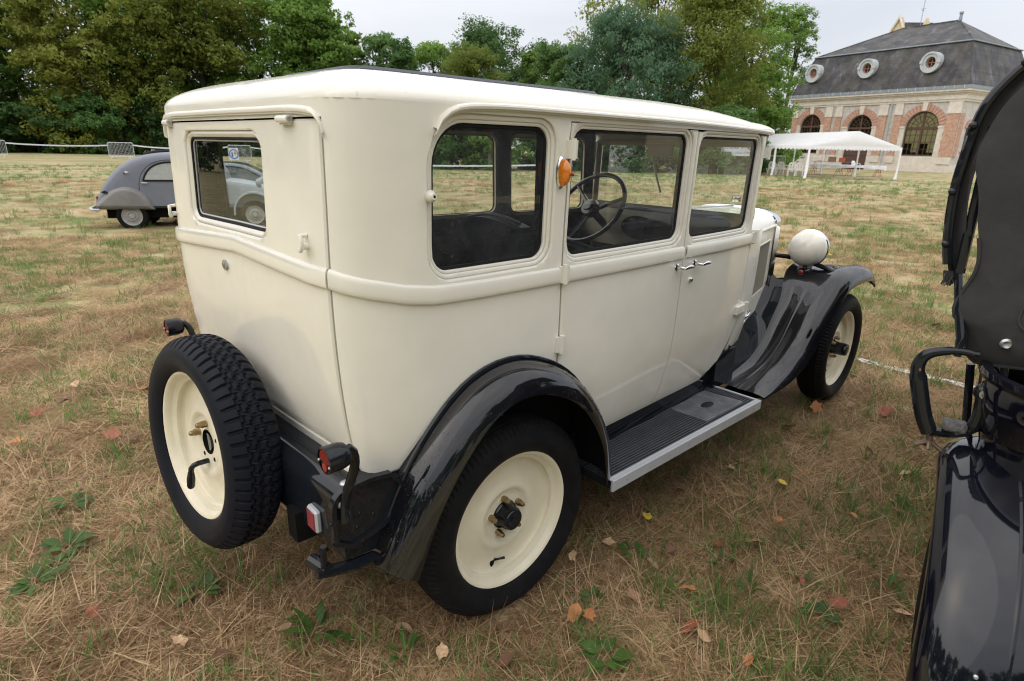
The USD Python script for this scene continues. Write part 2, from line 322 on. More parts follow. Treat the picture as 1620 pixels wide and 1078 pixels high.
def instancer(name, protos, material, P, rot, scale, idx, label, category):
    pi = UsdGeom.PointInstancer.Define(stage, "/World/"+name)
    for i, m in enumerate(protos):
        usdkit.mesh(stage, f"/World/{name}/tuft_{i:03d}", m, material, False)
        pi.GetPrototypesRel().AddTarget(f"/World/{name}/tuft_{i:03d}")
    pi.CreatePositionsAttr(Vt.Vec3fArray.FromNumpy(P.astype(np.float32))); pi.CreateProtoIndicesAttr(Vt.IntArray.FromNumpy(idx.astype(np.int32)))
    h = rot/2; q = Vt.QuathArray([Gf.Quath(float(c), 0, 0, float(s)) for c, s in zip(np.cos(h), np.sin(h))])
    pi.CreateOrientationsAttr(q); pi.CreateScalesAttr(Vt.Vec3fArray.FromNumpy(np.repeat(scale[:, None], 3, 1).astype(np.float32)))
    tag(pi.GetPrim(), label, category, kind="stuff")
RG = np.random.RandomState(11)
def scatter(r0, r1, density, a0=math.radians(-2), a1=math.radians(97)):
    n = int((r1*r1-r0*r0)*(a1-a0)/2*density); r = np.sqrt(RG.uniform(r0*r0, r1*r1, n)); a = RG.uniform(a0, a1, n)
    return CAM[0]+r*np.cos(a), CAM[1]+r*np.sin(a)
def patchy(x, y, s, seed):
    return meshkit.fbm(np.stack([x*s, y*s, np.zeros_like(x)], -1), 4, seed)
straw_p = [blades(20+i, 150, .17, .025, .12, .0016, .0046, 1.0, 1.55) for i in range(4)]+[blades(30+i, 90, .15, .05, .18, .0016, .0042, .8, 1.5) for i in range(2)]
green_p = [blades(40+i, 40, .10, .035, .12, .0024, .0052, .2, 1.2) for i in range(3)]+[blades(50+i, 22, .05, .06, .20, .0025, .0060, .1, .9, 4) for i in range(2)]
X, Y = [], []; S_ = []
for r0, r1, den, sc in ((.7, 3.5, 170, 1.0), (3.5, 7, 85, 1.1), (7, 14, 24, 1.2), (14, 30, 5, 1.5)):
    x, y = scatter(r0, r1, den); X.append(x); Y.append(y); S_.append(np.full(len(x), sc))
X, Y, S_ = map(np.concatenate, (X, Y, S_)); keep = np.ones(len(X), bool)
for cx, cy in ((0, -.72), (0, .72), (2.836, -.71), (2.836, .71)): keep &= np.hypot((X-cx)/.75, (Y-cy)/.55) > .20
X, Y, S_ = X[keep], Y[keep], S_[keep]
instancer("dry_grass", straw_p, STRAW, np.stack([X, Y, gh(X, Y)], 1), RG.rand(len(X))*2*PI, S_*RG.uniform(.75, 1.25, len(X)), RG.randint(0, 6, len(X)), "dry straw coloured mown grass lying over the field", "dry grass")
X, Y, S_ = [], [], []
for r0, r1, den, sc in ((.7, 3.5, 190, .85), (3.5, 7, 100, .9), (7, 14, 50, .9), (14, 45, 9, 1.2)):
    x, y = scatter(r0, r1, den); g_ = patchy(x, y, .55, 3)*.6+patchy(x, y, 2.2, 7)*.4; k = RG.rand(len(x)) < np.clip((g_-.425)*6, .30, 1.0); X.append(x[k]); Y.append(y[k]); S_.append(np.full(k.sum(), sc))
X, Y, S_ = map(np.concatenate, (X, Y, S_)); keep = np.ones(len(X), bool)
for cx, cy in ((0, -.72), (0, .72), (2.836, -.71), (2.836, .71)): keep &= np.hypot((X-cx)/.75, (Y-cy)/.55) > .20
X, Y, S_ = X[keep], Y[keep], S_[keep]
instancer("green_grass", green_p, GREEN, np.stack([X, Y, gh(X, Y)], 1), RG.rand(len(X))*2*PI, S_*RG.uniform(.7, 1.3, len(X)), RG.randint(0, 5, len(X)), "short green grass growing in patches between the straw", "grass")
# ================================================================== the cream saloon car (x forward, y left, origin below the rear axle)
saloon = thing("saloon_car", "cream vintage saloon car with black wings and a spare wheel on its tail", "car")
_plan = np.array([(-.580, 0), (-.579, .25), (-.576, .40), (-.568, .49), (-.546, .543), (-.500, .578), (-.42, .598), (-.33, .605), (-.2, .606), (.25, .602), (.6, .594), (1.05, .574), (1.65, .530), (1.85, .49)])
_cs = CubicSpline(np.r_[0, np.cumsum(np.linalg.norm(np.diff(_plan, axis=0), axis=1))], _plan)
_uu = np.linspace(0, _cs.x[-1], 4000); _pp = _cs(_uu); _tt = _cs(_uu, 1); _tt /= np.linalg.norm(_tt, axis=1, keepdims=True)
_uu = np.r_[0, np.cumsum(np.linalg.norm(np.diff(_pp, axis=0), axis=1))]; UMAX = _uu[-1]
_zs = np.array([.30, .42, .46, .61, .70, .80, .90, 1.0, 1.2, 1.45, 1.65, 1.8])
d_side = interp1d(_zs, [.14, .086, .070, .033, .016, .006, .002, 0, 0, -.006, -.010, -.010], kind="linear", fill_value="extrapolate")
_zr = np.array([.5, .60, .65, .70, .78, .88, 1.03, 1.165, 1.26, 1.44, 1.585, 1.7])
d_rear = CubicSpline(_zr, [.135, .092, .075, .060, .038, .020, .005, 0, .002, .009, .014, .017])
_dsm = CubicSpline(_zs, d_side(_zs))
def u_x(x):
    return float(np.interp(x, _pp[600:, 0], _uu[600:]))
def SURF(u, z, off=0.0):
    """body surface: u runs round the plan from the middle of the tail (positive = right side), z height"""
    u, z = np.asarray(u, float), np.asarray(z, float); a = np.abs(u); s = np.where(u >= 0, -1.0, 1.0)
    x = np.interp(a, _uu, _pp[:, 0]); y = np.interp(a, _uu, _pp[:, 1]); tx = np.interp(a, _uu, _tt[:, 0]); ty = np.interp(a, _uu, _tt[:, 1])
    over = np.maximum(a-UMAX, 0); x = x+over*tx; y = y+over*ty
    n = np.stack([-ty, tx], -1)
    d = _dsm(z)*n[..., 1]**2 + d_rear(z)*n[..., 0]**2 - off
    x = x - n[..., 0]*d; y = y - n[..., 1]*d
    x = x - np.where(s*y > 0, .088, .05)*(s*y)*np.clip((-.05-x)/.4, 0, 1)
    return np.stack([x, s*y, z], -1)
def clip_cells(poly, du, dz):
    u0, z0, u1, z1 = poly.bounds
    U = np.arange(math.floor(u0/du), math.ceil(u1/du))*du; Z = np.arange(math.floor(z0/dz), math.ceil(z1/dz))*dz
    gu, gz_ = np.meshgrid(U, Z); cells = shapely.box(gu.ravel(), gz_.ravel(), gu.ravel()+du, gz_.ravel()+dz)
    shapely.prepare(poly); inside = shapely.contains(poly, cells); touch = shapely.intersects(poly, cells) & ~inside
    V, F, n = [], [], 0
    for c in cells[inside]:
        q = np.array(c.exterior.coords)[:4]; V.append(q); F.append([[n, n+1, n+2], [n, n+2, n+3]]); n += 4
    for c in shapely.intersection(poly, cells[touch]):
        for g in getattr(c, "geoms", [c]):
            if g.geom_type != "Polygon" or g.area < 1e-10: continue
            v, f = trimesh.creation.triangulate_polygon(g, engine="earcut")
            V.append(np.asarray(v)[:, :2]); F.append(np.asarray(f)+n); n += len(v)
    V, F = np.vstack(V), np.vstack(F)
    a = V[F]; neg = ((a[:, 1, 0]-a[:, 0, 0])*(a[:, 2, 1]-a[:, 0, 1])-(a[:, 1, 1]-a[:, 0, 1])*(a[:, 2, 0]-a[:, 0, 0])) < 0
    F[neg] = F[neg][:, ::-1]; return V, F
def sheet(poly, off, S, bevel=.005, depth=.004, thick=.012, du=.035, dz=.035, keep_top=None, back=True):
    """a panel of the body: polygon in (u, z), its edge rolled over, with thickness"""
    inner = poly.buffer(-bevel) if bevel else poly
    V, F = clip_cells(inner, du, dz); O = np.full(len(V), off)
    if bevel:
        ring = poly.difference(inner)
        for g in getattr(ring, "geoms", [ring]):
            V2, F2 = clip_cells(g, du, dz); b = shapely.distance(poly.boundary, shapely.points(V2)) < 1e-7
            o2 = np.where(b, off-depth, off)
            if keep_top is not None: o2 = np.where(V2[:, 1] > keep_top, off, o2)
            F = np.vstack([F, F2+len(V)]); V = np.vstack([V, V2]); O = np.r_[O, o2]
    top = tm(S(V[:, 0], V[:, 1], O), F); top.merge_vertices(digits_vertex=6)
    parts = [top]
    rings = []
    for g in getattr(poly, "geoms", [poly]): rings += [g.exterior, *g.interiors]
    for r in rings:
        L = r.length; q = np.array(r.segmentize(.03).coords)
        o = off-depth if bevel else off
        oo = np.full(len(q), o)
        if keep_top is not None and bevel: oo = np.where(q[:, 1] > keep_top, off, oo)
        parts.append(grid(np.stack([S(q[:, 0], q[:, 1], oo), S(q[:, 0], q[:, 1], off-thick)]), flip=not r.is_ccw))
    return cat(*parts)
def RS(x0, x1, z0, z1, r): return rrect(u_x(x0), u_x(x1), z0, z1, r)
mir = lambda S: (lambda u, z, off=0.0: S(-np.asarray(u), z, off))
SIDES = ((SURF, 1), (mir(SURF), -1))      # right, left

W_Q = RS(-.288, .152, 1.222, 1.606, (.055, .05, .05, .11))
W_R = RS(.262, .938, 1.212, 1.606, .045)
W_F = RS(1.032, 1.588, 1.204, 1.602, .045)
U_T, U_D, U_B, U_F = .523, u_x(.235), u_x(.990), u_x(1.652)
G = .0030
Q_poly = Polygon([(U_T+G, .655), (U_D-G, .655), (U_D-G, 1.648), (U_T+G, 1.648)])
DR_poly = Polygon([(U_D+G, .45), (U_B-G, .45), (U_B-G, 1.622), (U_D+G, 1.622)])
DF_poly = Polygon([(U_B+G, .45), (u_x(1.40), .45), (u_x(1.56), .52), (u_x(1.62), .62), (U_F-G, .75), (U_F-G, 1.618), (U_B+G, 1.618)])
C_poly = Polygon([(U_F+G, .40), (UMAX+.02, .40), (UMAX+.02, 1.17), (U_F+G, 1.19)])
FR = .024
_arch = Polygon([(u_x(x), z) for x, z in [(.470, .30), (.455, .42), (.430, .52), (.365, .66), (.262, .785), (.125, .865), (.004, .888), (-.135, .862), (-.255, .775), (-.35, .66)]]+[(.5, .55), (.5, .30)])
_arch = _arch.buffer(.022); Q_poly = Q_poly.difference(_arch); DR_poly = DR_poly.difference(_arch)
belt_r = lambda u: np.interp(np.abs(u), [0, U_T, .62, .72, .82, 1.0, 3.0], [1.2525, 1.226, 1.200, 1.176, 1.162, 1.157, 1.143])
def belt(u0, u1, S, h=.027, t=.011):
    us = np.linspace(u0, u1, max(4, int(abs(u1-u0)/.03)))
    prof = [(-1, -.002), (-.93, .5), (-.75, .88), (-.4, 1), (0, 1.04), (.4, 1), (.75, .88), (.93, .5), (1, -.002)]
    P = np.array([[S(u, belt_r(u)+h*a, t*b) for a, b in prof] for u in us])
    g = grid(P, flip=True)
    for k in (0, -1):
        v = P[k]; c = v.mean(0); n = len(v); b = len(g.vertices)
        f = [(b+n, b+i, b+i+1) for i in range(n-1)]
        g = tm(np.vstack([g.vertices, v, [c]]), np.vstack([g.faces, f if k else [q[::-1] for q in f]]))
    return g
for S, sd in SIDES:
    flipm = (lambda m: m) if sd == 1 else (lambda m: (m.invert() or m))
    if sd == -1: W_Q = RS(-.375, .152, 1.222, 1.606, (.055, .05, .05, .11))
    pq = obj("quarter_panel", flipm(sheet(Q_poly.difference(W_Q.buffer(FR)), 0, S, keep_top=1.60)), CREAM, saloon)
    pr = obj("rear_door", flipm(sheet(DR_poly.difference(W_R.buffer(FR)), .001, S)), CREAM, saloon)
    pf = obj("front_door", flipm(sheet(DF_poly.difference(W_F.buffer(FR)), .001, S)), CREAM, saloon)
    obj("cowl_panel", flipm(sheet(C_poly, -.002, S)), CREAM, saloon)
    for W, par, o in ((W_Q, pq, 0), (W_R, pr, .001), (W_F, pf, .001)):
        fr = W.buffer(FR+.001).difference(W.buffer(.010))
        obj("window_frame", flipm(sheet(fr, o-.007, S, bevel=.005, depth=.004, thick=.018)), CREAM, par)
        fr2 = W.buffer(.0105).difference(W)
        obj("window_reveal", flipm(sheet(fr2, o-.013, S, bevel=.003, depth=.003, thick=.016)), CREAM, par)
        obj("window_seal", flipm(sheet(W.buffer(.003).difference(W.buffer(-.009)), o-.0215, S, bevel=0, thick=.008)), SEAL, par)
        v, f = clip_cells(W.buffer(-.001), .08, .08); obj("window_pane", tm(S(v[:, 0], v[:, 1], o-.025), f), GLASS, par)
        inner = W.buffer(.07).intersection(sbox(0, 1.14, 9, 1.645)).difference(W.buffer(-.006))
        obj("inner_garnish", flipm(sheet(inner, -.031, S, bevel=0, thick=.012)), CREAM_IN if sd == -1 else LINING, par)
    obj("belt_moulding", flipm(belt(U_T+G, U_D-G, S)), CREAM, pq)
    obj("belt_moulding", flipm(belt(U_D+G, U_B-G-.01, S)), CREAM, pr)
    obj("belt_moulding", flipm(belt(U_B+G+.01, U_F-G, S)), CREAM, pf)
    # dark lining behind the panels
    lin = Polygon([(.02, .46), (U_F, .46), (U_F, 1.66), (.02, 1.66)])
    for W in (W_Q, W_R, W_F): lin = lin.difference(W.buffer(.012))
    tailw = Polygon([(.0, 1.28), (.335, 1.28), (.335, 1.58), (.0, 1.58)]); lin = lin.difference(tailw)
    obj("inner_lining", flipm(sheet(lin, -.046, S, bevel=0, thick=.004, du=.06, dz=.1)), LINING, saloon)
    # roof rail above the doors
    obj("roof_rail", flipm(sheet(Polygon([(U_D-G, 1.6255), (u_x(1.70), 1.6255), (u_x(1.70), 1.648), (U_D-G, 1.648)]), -.0015, S, bevel=0)), CREAM, saloon)
    # rain gutter over the side windows
    gp = [(-.292, 1.580), (-.278, 1.603), (-.25, 1.624), (-.21, 1.638), (-.16, 1.6435), (-.1, 1.646), (.2, 1.6475), (.8, 1.646), (1.3, 1.640), (1.66, 1.632)]
    gp = spl(np.array(gp), 60)
    q = lambda da, db: np.array([S(u_x(x), z+db, da) for x, z in gp])
    obj("rain_gutter", flipm(grid(np.stack([q(-.004, .012), q(.006, .011), q(.014, .008), q(.016, .003), q(.014, -.003), q(.006, -.004), q(.006, -.008), q(-.004, -.009)], 1), flip=True)), CREAM, saloon)
    # hinges on the rear edge of the rear door, front edge of the front door
    for z in (1.545, 1.158, .918):
        h = []
        for uo in (-.019, .004):
            uu = U_D+uo; a = S(uu+.008, z, .008)
            P = [S(uu+k, z+j, o) for k in (0, .016) for j in (-.027, .027) for o in (0.0, .013)]
            h.append(trimesh.convex.convex_hull(np.array(P)))
        h.append(tube([S(U_D, z-.032, .012), S(U_D, z+.032, .012)], .009, 10))
        obj("door_hinge", cat(*h), CREAM, pr)
    for z in (1.545, 1.150):
        P = [S(U_F+k, z+j, o) for k in (-.004, .03) for j in (-.024, .024) for o in (0.0, .017)]
        obj("door_hinge", cat(trimesh.convex.convex_hull(np.array(P)), tube([S(U_F+.012, z-.03, .016), S(U_F+.012, z+.03, .016)], .009, 10)), CREAM, pf)
    P = [S(u_x(1.585)+k, .792+j*(1 if k == 0 else 1.0), o) for k in (0, .14) for j in (-.020, .020) for o in (0.0, .018)]
    obj("door_hinge", cat(trimesh.convex.convex_hull(np.array(P)), tube([S(u_x(1.69), .762, .020), S(u_x(1.69), .822, .020)], .010, 10)), CREAM, pf)
    # chrome handles
    for x, dx, par in ((.944, .064, pr), (1.087, .064, pf)):
        u0 = u_x(x) if par is pr else u_x(x)
        root = S(u0, 1.094, 0); n = S(u0, 1.094, 1)-root
        hp = [S(u0, 1.094, .0), S(u0, 1.094, .03), S(u0+.012, 1.094, .040)]
        hl = [S(u0+k*dx, 1.094+.004*math.sin(k*PI), .042) for k in np.linspace(-.12, 1, 14)]
        rr = [.003, .006, .007, .008, .0085, .009, .009, .0095, .0095, .0095, .009, .008, .006, .002]
        ros = tube([S(u0, 1.094, -.002), S(u0, 1.094, .004), S(u0, 1.094, .009)], [.017, .015, .008], 20)
        obj("door_handle", cat(tube(hp, [.009, .008, .008], 12), tube(hl, rr, 12), ros), CHROME, par)
    obj("door_lock", cat(tube([S(u_x(1.062), 1.026, -.002), S(u_x(1.062), 1.026, .006), S(u_x(1.062), 1.026, .012)], [.014, .013, .007], 16)), CHROME, pf)
    # black valance below the doors
    vs = np.linspace(u_x(.30), u_x(1.72), 24)
    vp = np.array([[S(u, z, o) for z, o in ((.50, -.015), (.452, -.004), (.43, .006), (.40, .012), (.372, .03), (.368, .06))] for u in vs])
    obj("sill_valance", flipm(grid(vp, flip=True)), BLACK_DRY, saloon)
    if sd == 1:
        # round knob on the quarter panel
        k0 = S(u_x(-.305), 1.425, 0); k1 = S(u_x(-.305), 1.425, .012); k2 = S(u_x(-.305), 1.425, .02)
        kb = obj("door_buffer", tube([k0, S(u_x(-.305), 1.425, .006), k1, k2], [.016, .016, .013, .008], 18), CREAM, pq)
        obj("buffer_hole", tube([k2, S(u_x(-.305), 1.425, .0205)], [.004, .0035], 10), BLACK_IN, kb)
        # amber turn lamp on the pillar
        uc = u_x(.196); c0 = S(uc, 1.478, .0)
        nrm = SURF(uc, 1.478, 1.0)-c0; tx = np.array([-nrm[1], nrm[0], 0])
        def oval(a, b, h, bulge):
            rows = []
            for k in np.linspace(0, 1, 7):
                rr = math.cos(k*PI/2)
                rows.append([c0 + nrm*(h+bulge*math.sin(k*PI/2)) + tx*(a*max(rr, .01)*math.cos(t)) + np.array([0, 0, 1])*(b*max(rr, .01)*math.sin(t)*(1 if math.sin(t) > 0 else 1.05)) for t in np.linspace(0, 2*PI, 28, endpoint=False)])
            return grid(np.array(rows), close_v=True)
        tl = obj("turn_lamp", oval(.019, .050, .0, .016), CHROME, saloon, label="amber turn lamp in an oval chrome surround")
        obj("lamp_lens", oval(.0185, .040, .009, .032), AMBER, tl)
        obj("lens_spot", sphere(c0+nrm*.049+np.array([0, 0, -.004]), .0065, 1), RED_LENS, tl)

# ---- tail
TAIL_W = rrect(-.318, .205, 1.306, 1.560, (.035, .03, .045, .03))     # u > 0 is the right
T_poly = Polygon([(-U_T+G, .706), (U_T-G, .706), (U_T-G, 1.603), (-U_T+G, 1.603)])
tg = obj("tailgate", sheet(T_poly.difference(TAIL_W.buffer(.018)), 0, SURF), CREAM, saloon)
obj("window_frame", sheet(TAIL_W.buffer(.0185).difference(TAIL_W), -.006, SURF, bevel=.008, depth=.007, thick=.018), CREAM, tg)
obj("window_seal", sheet(TAIL_W.buffer(.002).difference(TAIL_W.buffer(-.006)), -.014, SURF, bevel=0, thick=.012), SEAL, tg)
obj("window_rim", sheet(TAIL_W.buffer(-.006).difference(TAIL_W.buffer(-.013)), -.018, SURF, bevel=.003, depth=.002, thick=.008), STEEL, tg)
v, f = clip_cells(TAIL_W.buffer(-.002), .08, .08); obj("window_pane", tm(SURF(v[:, 0], v[:, 1], -.021), f), GLASS_REAR, tg)
obj("belt_moulding", belt(-U_T+G, U_T-G, SURF), CREAM, tg)
obj("rear_header", sheet(Polygon([(-U_T-G, 1.6075), (U_T+G, 1.6075), (U_T+G, 1.648), (-U_T-G, 1.648)]), 0, SURF, bevel=0), CREAM, saloon)
obj("rear_valance", sheet(Polygon([(-U_T-.01, .662), (U_T+.01, .662), (U_T+.01, .70), (-U_T-.01, .70)]), .004, SURF, bevel=.004), CREAM, saloon)
obj("valance_moulding", sheet(Polygon([(-U_T-.06, .640), (U_T+.06, .640), (U_T+.06, .660), (-U_T-.06, .660)]), .010, SURF, bevel=.006, depth=.006, thick=.03), CREAM, saloon)
def tube_on(pts, r, S=SURF, n=10): return tube([S(a, b, c) for a, b, c in pts], r, n)
gp = spl(np.array([(-.528, 1.560), (-.524, 1.590), (-.508, 1.612), (-.47, 1.622), (-.3, 1.626), (0, 1.627), (.3, 1.626), (.47, 1.621), (.508, 1.611), (.526, 1.590), (.533, 1.566)]), 60)
gq = lambda da, db: np.array([SURF(u, z+db*(1-.4*(abs(u) > .5)), da) for u, z in gp])
obj("rear_gutter", grid(np.stack([gq(-.004, .011), gq(.004, .010), gq(.009, .007), gq(.0105, .002), gq(.009, -.004), gq(.006, -.005), gq(.006, -.009), gq(-.004, -.010)], 1), flip=True), CREAM, saloon)
for u in (-.448, .382):
    hb = [tube([SURF(u-.028, 1.603, .011), SURF(u+.028, 1.603, .011)], .0092, 12)]
    P = [SURF(u+k, z, o) for k in (-.024, .024) for z in (1.590, 1.611) for o in (0, .010)]
    hb.append(trimesh.convex.convex_hull(np.array(P)))
    h_ = obj("tailgate_hinge", cat(*hb), CREAM, saloon)
    obj("hinge_pin", tube([SURF(u+.028, 1.603, .011), SURF(u+.032, 1.603, .011)], .006, 10), STEEL, h_)
for u in (-.500, .447):
    pts = [(u, 1.328, .0), (u-.006, 1.326, .016), (u+.004, 1.325, .022), (u+.010, 1.316, .022), (u+.010, 1.300, .022), (u+.002, 1.290, .020), (u-.010, 1.290, .016)]
    obj("tailgate_latch", cat(tube_on(pts, .0055), tube([SURF(u, 1.30, 0), SURF(u, 1.30, .014)], .008, 10)), CREAM, tg)
lk = obj("tailgate_lock", tube_on([(-.085, 1.176, -.002), (-.085, 1.176, .006), (-.085, 1.176, .008)], [.0165, .0165, .013], n=20), STEEL, tg)
obj("lock_barrel", tube_on([(-.085, 1.176, .0075), (-.085, 1.176, .0095)], [.010, .009], n=14), BRASS, lk)

# ---- roof
def zcrest(x): return np.where(x < .95, 1.757, 1.757-.058*(np.clip((x-.95)/.78, 0, 1.3))**2)
_h = np.concatenate([np.linspace(.40, .95, 56), np.linspace(.98, u_x(1.725), 40)]); ru = np.concatenate([-_h[::-1], np.linspace(-.38, .38, 27), _h])
th = np.concatenate([np.linspace(0, .35, 9), np.linspace(.42, PI/2, 17)])
rp = SURF(ru, np.full(len(ru), 1.648), 0)
q0 = np.stack([np.maximum(rp[:, 0], -.10), np.zeros(len(ru))], 1)
base = 1.648-.016*np.clip((rp[:, 0]-1.2)/.5, 0, 1)
ct, st = np.cos(th)[None, :]**(2/2.12), np.sin(th)[None, :]**(2/2.12)
RP = np.stack([q0[:, :1]+(rp[:, :1]-q0[:, :1])*ct, rp[:, 1:2]*ct, base[:, None]+(zcrest(q0[:, 0])-base)[:, None]*st], -1)
roof = obj("roof", grid(RP, flip=True), CREAM, saloon, smooth=50)
from scipy.interpolate import griddata
from scipy.ndimage import gaussian_filter1d
_rx, _rz = RP.reshape(-1, 3)[:, :2], RP.reshape(-1, 3)[:, 2]
def roof_sheet(u, v, off=0.0):
    u, v = np.asarray(u, float), np.asarray(v, float); z = griddata(_rx, _rz, (u, v), "linear"); return np.stack([u, v, z+off], -1)
cov = sheet(rrect(-.30, .80, -.27, .27, .08), .012, roof_sheet, bevel=.012, depth=.008, thick=.022, du=.06, dz=.05)
obj("roof_cover", cov, VINYL, saloon, smooth=40, label="dark grey vinyl cover on the roof opening")
obj("visor_moulding", tube([RP[0, 0]+(-.012, 0, 0)]+[RP[0, k]+(.004, 0, -.004) for k in range(2, 26, 2)]+[RP[-1, k]+(.004, 0, -.004) for k in range(24, 0, -2)]+[RP[-1, 0]+(-.012, 0, 0)], .011, 8), CREAM, saloon)
hd = np.array([[(1.705, y, z-.004), (1.690, y*.985, 1.585)] for (x, y, z) in np.vstack([RP[0], RP[-1][::-1]])])
obj("windscreen_header", grid(hd), CREAM, saloon)
hl_ = np.array([[(x*.0+xx, y*.93, z-.03) for (x0_, y, z) in np.vstack([RP[k], RP[len(ru)-1-k][::-1]])] for k, xx in ((4, 1.6), (16, 1.1), (28, .5), (40, .0)) for x in (0,)])
obj("head_lining", grid(hl_), LINING, saloon)
obj("aerial_stud", cat(cyl((1.42, -.33, 1.742), (1.42, -.33, 1.752), .008, 10), cyl((1.42, -.33, 1.752), (1.42, -.33, 1.762), .004, 8)), SEAL, saloon)

# ---- scuttle, bonnet, radiator
def hood_sec(x):
    k = np.clip((x-1.66)/(2.45-1.66), 0, 1); w = .508+(.285-.508)*k**.92; zs = 1.135-.015*k; zt = 1.232-.012*k
    return w, zs, zt
def hood_row(x, w=None, zb=.62):
    w0, zs, zt = hood_sec(x); P = []
    for t in np.linspace(0, PI/2, 11): P.append((x, -w0*math.cos(t)**.75, zs+.012+(zt-zs-.012)*math.sin(t)**.9))
    return P + [(x, -y, z) for x, y, z in P[-2::-1]]
xs = np.linspace(1.665, 2.44, 24)
bon = obj("bonnet_top", grid(np.array([hood_row(x) for x in xs])), CREAM, saloon, smooth=40)
obj("bonnet_hinge", tube([(1.67, 0, 1.2325), (2.44, 0, 1.2215)], .006, 8), STEEL, bon)
def hood_side(sd):
    def S(u, z, off=0.0):
        u, z = np.asarray(u, float), np.asarray(z, float); w = hood_sec(u)[0]
        dw = (.508-.285)/(2.45-1.66); n = np.array([dw, 1.0])/math.hypot(dw, 1)
        return np.stack([u+n[0]*off, sd*(-(w+n[1]*off-.02*np.clip((.8-z)/.3, 0, 1))), z], -1)
    return S
LV = rrect(1.845, 2.355, .762, 1.052, .008)
for sd in (1, -1):
    S = hood_side(sd); flipm = (lambda m: m) if sd == 1 else (lambda m: (m.invert() or m))
    hs = obj("bonnet_side", flipm(sheet(Polygon([(1.70, .60), (2.44, .60), (2.44, 1.128), (1.70, 1.142)]).difference(LV), 0, S)), CREAM, saloon)
    v, f = clip_cells(LV, .2, .2); obj("louvre_recess", tm(S(v[:, 0], v[:, 1], -.02), f if sd == 1 else f[:, ::-1]), LOUVRE_BACK, hs)
    obj("louvre_border", flipm(sheet(LV.buffer(.006).difference(LV.buffer(-.006)), .003, S, bevel=.002, depth=.002, thick=.02)), CREAM, hs)
    for x in np.linspace(1.862, 2.345, 34):
        P = np.array([[S(x+dx, z, o) for z in (.768, 1.046)] for dx, o in ((-.006, -.016), (.003, -.001), (.006, -.003), (.004, -.016))])
        obj("louvre", grid(P, flip=(sd == 1)), LOUVRE, hs)
    obj("bonnet_bead", tube([S(1.70, 1.146, .004), S(2.44, 1.132, .004)], .007, 8), CREAM, hs)
    # catch
    c = S(1.86, .705, 0)
    ck = cat(tube([S(1.80, .70, .01), S(1.84, .705, .03), S(1.90, .715, .032), S(1.925, .715, .02)], [.006, .007, .007, .010], 10), tube([S(1.80, .70, 0), S(1.80, .70, .016)], .013, 12), tube([S(1.93, .715, 0), S(1.93, .715, .03)], .008, 10), tube([S(1.84, .66, .02), S(1.86, .675, .026), S(1.88, .67, .022)], .004, 8))
    obj("bonnet_catch", ck, CHROME, hs)
    obj("bonnet_strut", tube([S(2.40, .60, .02), S(2.41, .70, .02), S(2.43, .80, .012), S(2.445, .82, .008)], .009, 8), BLACK_DRY, hs)
# cowl side fill between front door and bonnet
fr_ = np.array([[(1.668, s*.517, z) for z in (.45, .8, 1.15)] + [(1.672, s*.45, 1.21)] for s in (-1, 1)])
obj("scuttle_top", grid(np.array([[(1.60, y*1.03, z+.004) for _, y, z in hood_row(1.66)], hood_row(1.672)])), CREAM, saloon)
def rad_out(x, grow):
    P = [(x, y*(1+grow), z+grow*.25) for _, y, z in hood_row(2.45)]
    return [(x, P[0][1], .52)] + P + [(x, P[-1][1], .52)]
rs = obj("radiator_shell", grid(np.array([rad_out(2.44, .0), rad_out(2.445, .03), rad_out(2.50, .03), rad_out(2.515, .0), rad_out(2.515, -.12)])), CHROME, saloon)
rc = np.array(rad_out(2.507, -.10)); cc = rc.mean(0)
obj("radiator_core", tm(np.vstack([rc, cc]), [(len(rc), i, (i+1) % len(rc)) for i in range(len(rc))]), RADIATOR_MESH, rs)
obj("radiator_cap", lathe([(0, 1.245), (.03, 1.245), (.034, 1.26), (.03, 1.275), (0, 1.28)], 20, loc=(2.478, 0, 0)), CHROME, rs)

# ---- wings
def offset_path(p, d):
    t = np.gradient(p, axis=0); t /= np.linalg.norm(t, axis=1, keepdims=True); n = np.stack([t[:, 1], -t[:, 0]], 1)
    return n
def wing(path, sec_fn, n=60, sd=1):
    """path: crown line in (x, z), front to back order such that its left normal points outward"""
    p = spl(np.array(path), n); nn = offset_path(p, 1)
    rows = []
    for i in range(n):
        k = i/(n-1); rows.append([(p[i, 0]+nn[i, 0]*h, sd*y, p[i, 1]+nn[i, 1]*h) for y, h in sec_fn(k)])
    P = gaussian_filter1d(np.array(rows), n*.024, axis=0, mode="nearest")
    g = grid(P, flip=(sd == 1)); return P, g
# rear wing: crown = lip path pushed out by 0.08
lip = np.array([(.413, .345), (.400, .42), (.389, .484), (.329, .619), (.233, .736), (.10, .813), (.004, .837), (-.128, .812), (-.227, .735), (-.334, .602), (-.405, .455), (-.440, .375)])
lp = spl(lip, 40); nl = offset_path(lp, 1); crown_r = lp+nl*.08
sec_r = lambda k: [(-.40, -.01), (-.50, -.004), (-.58, .0), (-.63, .0), (-.668, -.010), (-.695, -.028), (-.713, -.052), (-.7215, -.078), (-.7225, -.084), (-.719, -.088), (-.714, -.086)]
und_r = lambda k: [(-.7145, -.0855), (-.702, -.060), (-.66, -.034), (-.55, -.020), (-.395, -.020)]
lipf = np.array([(3.075, .728), (3.04, .776), (2.97, .800), (2.906, .806), (2.80, .806), (2.697, .799), (2.577, .768), (2.484, .702), (2.348, .597), (2.208, .458), (2.10, .398), (2.021, .372), (1.90, .356), (1.80, .352), (1.657, .352)])
lf = spl(lipf, 60); nf = offset_path(lf, 1)
